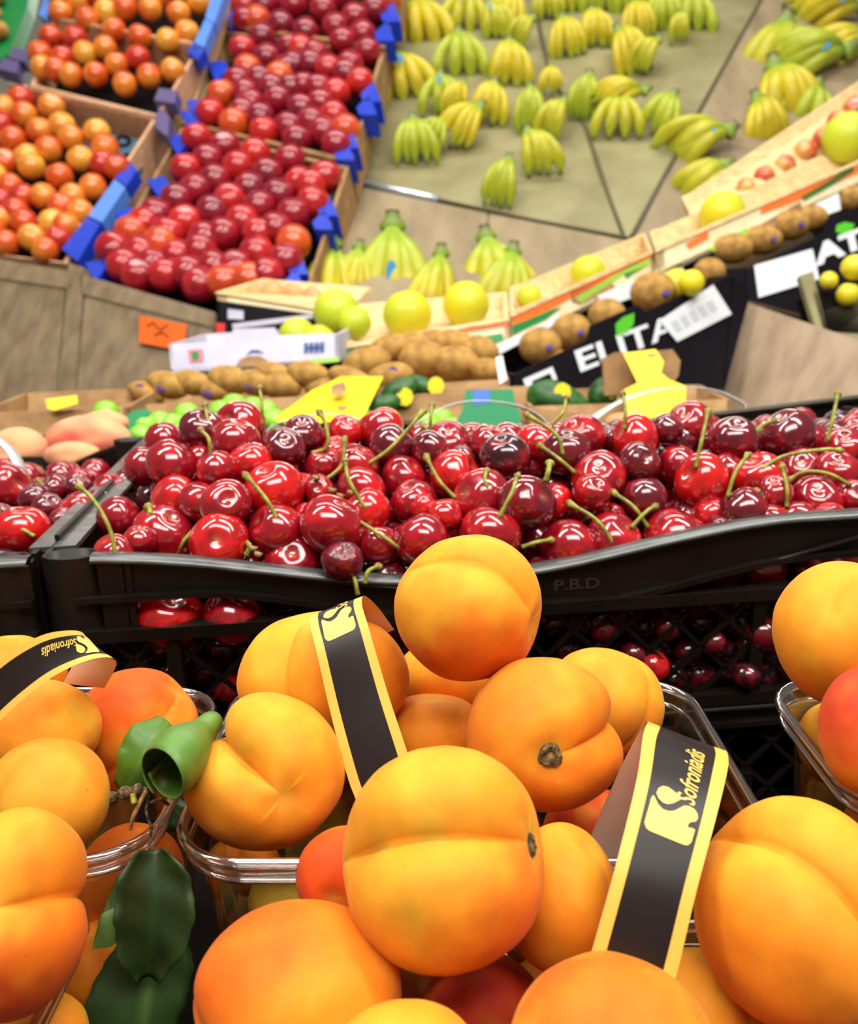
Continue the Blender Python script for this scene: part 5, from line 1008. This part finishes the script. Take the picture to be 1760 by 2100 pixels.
fruit('peach', 1272, 878, 34, None, m_peach, ((.85, .33, .12), (.8, .2, .08), .7), 'small orange peach peeping out under the clear handle', 'peach', 'peaches', d=.90, grid=(28, 20))
for i, (x, y, rx, ry, d, lb) in enumerate([(182, 905, 88, 54, .84, 'big flushed peach, the top one behind the left edge crate'), (40, 922, 58, 46, .82, 'peach at the left edge behind the white handle'), (150, 935, 60, 30, .80, 'peach below the big flushed one'), (215, 868, 50, 26, .90, 'orange peach just behind the big flushed one'), (5, 965, 40, 34, .78, 'peach low at the left edge')]):
    fruit('peach', x, y, ry, None, m_peach, ((.80, .40, .18), (.62, .07, .05), .9 if i == 0 else .55), lb, 'peach', 'peaches', d=d, grid=(32, 22), sx=rx / ry, rot=0)
tray('fruit_box', P(-60, 935, .80), P(262, 945, .80), P(-60, 1000, .78), P(262, 1000, .78), V((0, 1, 0)) * .10, 'dark low box of peaches', 'box', None, m_dark, fl=m_dark)
# arched clear handles of punnets behind the cherries
def handle(pts, label, mt=m_handle, r=.0018):
    t = tube('punnet_handle', spline([P(*q) for q in pts], 8), r, mt, None, 6, prof=[(2.6, -.3), (2.6, .3), (-2.6, .3), (-2.6, -.3)])
    tag(t, label, 'handle', 'arched punnet handles')
handle([(-30, 885, .60), (10, 912, .60), (32, 940, .60), (50, 985, .60), (55, 1010, .60)], 'thick white punnet handle at the left edge', m_handle, .0024)
handle([(535, 960, .80), (548, 885, .80), (600, 860, .80), (680, 850, .80), (750, 872, .80), (765, 960, .80)], 'whitish punnet handle arching over green plums', m_handle)
handle([(822, 960, .74), (835, 885, .74), (870, 858, .74), (920, 832, .74), (985, 822, .74), (1060, 832, .75), (1110, 858, .76), (1135, 890, .76), (1145, 960, .76)], 'clear punnet handle arching before the emerald card', m_handle, .0015)
handle([(1200, 960, .78), (1205, 880, .78), (1235, 845, .80), (1300, 812, .82), (1380, 795, .84), (1460, 800, .86), (1520, 825, .86), (1530, 850, .86), (1532, 930, .86)], 'pinkish clear handle arching over the yellow stand', m_handle, .0016)

# ================================================================ what carries and fills the display beyond the photograph's own view
t = thing('display_plinth', (.1, 1.2, Z - .38), 'dark plinth under the kiwi trays and fruit boxes', 'plinth')
box('plinth', (-.75, .82, Z - .38), (.95, 1.55, Z - .262), m_table, t)
def wedge(nm, x0, x1, prof, mt, label):
    tag(prism(nm, [(x0, y, z) for y, z in prof], V((x1 - x0, 0, 0)), mt), label, 'counter')
wedge('counter', -.18, 1.75, [(1.86, 0), (1.86, 1.02), (3.25, 1.55), (3.25, 0)], m_wood, 'wooden body of the counter under the banana boards')
wedge('counter', -1.9, -.30, [(1.92, 0), (1.92, .98), (2.9, 1.35), (2.9, 0)], m_wood, 'wooden body of the counter under the nectarine crates')
# apricots lying deeper in the punnets
low = []
have = [(AO[k][1], (AO[k][3].x + AO[k][3].y) / 2) for k in AO]
for pi, (x0, x1, y0, y1, zr, nm) in enumerate([(-.079, .108, .231, .350, Z - .176, 'middle'), (-.058, .124, .085, .227, Z - .195, 'front'), (-.275, -.088, .238, .350, Z - .180, 'left'), (-.285, -.099, .085, .233, Z - .187, 'front left'), (.129, .315, .232, .318, Z - .160, 'right')]):
    n_ = 0
    for lay in range(4):
        z = ZB + .024 + lay * .036
        if z > zr + .02: break
        x = x0 + .036 + (lay % 2) * .012
        while x < x1 - .034:
            y = y0 + .036 + (lay % 2) * .008
            while y < y1 - .032:
                c = V((x, y, z))
                if all((c - q).length > .93 * (r + .0205) for q, r in have):
                    ix = (c - CAM).dot(FWD); px = 880 + (c - CAM).dot(RIGHT) / ix * F; py = 1050 - (c - CAM).dot(UP) / ix * F; n_ += 1
                    v_ = 'orange' if n_ % 2 else 'yellow'
                    apricot(('low', px, py, .0205 / ix * F, .0205 / ix * F, ix, (random.uniform(-1, 1), random.uniform(-.5, 1), random.uniform(-1, 1)), (.3, .5, .8), .6, ORA if n_ % 2 else YEL, [((.5, .5, .4), BLU, .5, .7)], '%s apricot inside the %s punnet, %s in layer %s from the bottom' % (v_, nm, nth(n_ - 1), NUM[lay])))
                    have.append((c, .0205))
                y += .043
            x += .045
# the rest of the cherries in the crates: one mass each
def mass(o, s1, label, hmax):
    pts = [wl(q) for q in bpy.data.objects if q.name.split('.')[0] == 'cherry']; vs = []; fs = []; ds, ff = sphere_grid(10, 7); r = .0125
    h = -.085; lay = 0
    while h < hmax:
        s = .034 + (lay % 2) * .012
        while s < s1:
            y = .022 + (lay % 2) * .012
            while y < CDp - .016:
                top = -.022 + .035 * math.sin(math.pi * min(1, max(0, (y - .02) / .26)))
                if h < top:
                    c = o + E1 * (s + random.uniform(-.004, .004)) + E2 * (y + random.uniform(-.003, .003)) + E3 * (h + random.uniform(-.005, .005))
                    if all((c - q).length > .0245 for q in pts):
                        b = len(vs); vs += [c + v * r for v in ds]; fs += [[b + k for k in f] for f in ff]
                y += .0245
            s += .0245
        h += .021; lay += 1
    m_ = mesh('cherry_mass', vs, fs, m_cherry, None, True, [q + (1,) for q in [random.choice([CC, CD_, CC, CX]) for _ in range(len(vs) // len(ds))] for _ in ds]); tag(m_, label, 'cherries', None, 'stuff')
mass(O0, CW - .02, 'dark cherries packed deep inside the heaped crate', .02)
mass(O0 - E1 * (CW + .004), CW - .02, 'dark cherries packed inside the left edge crate', -.02)
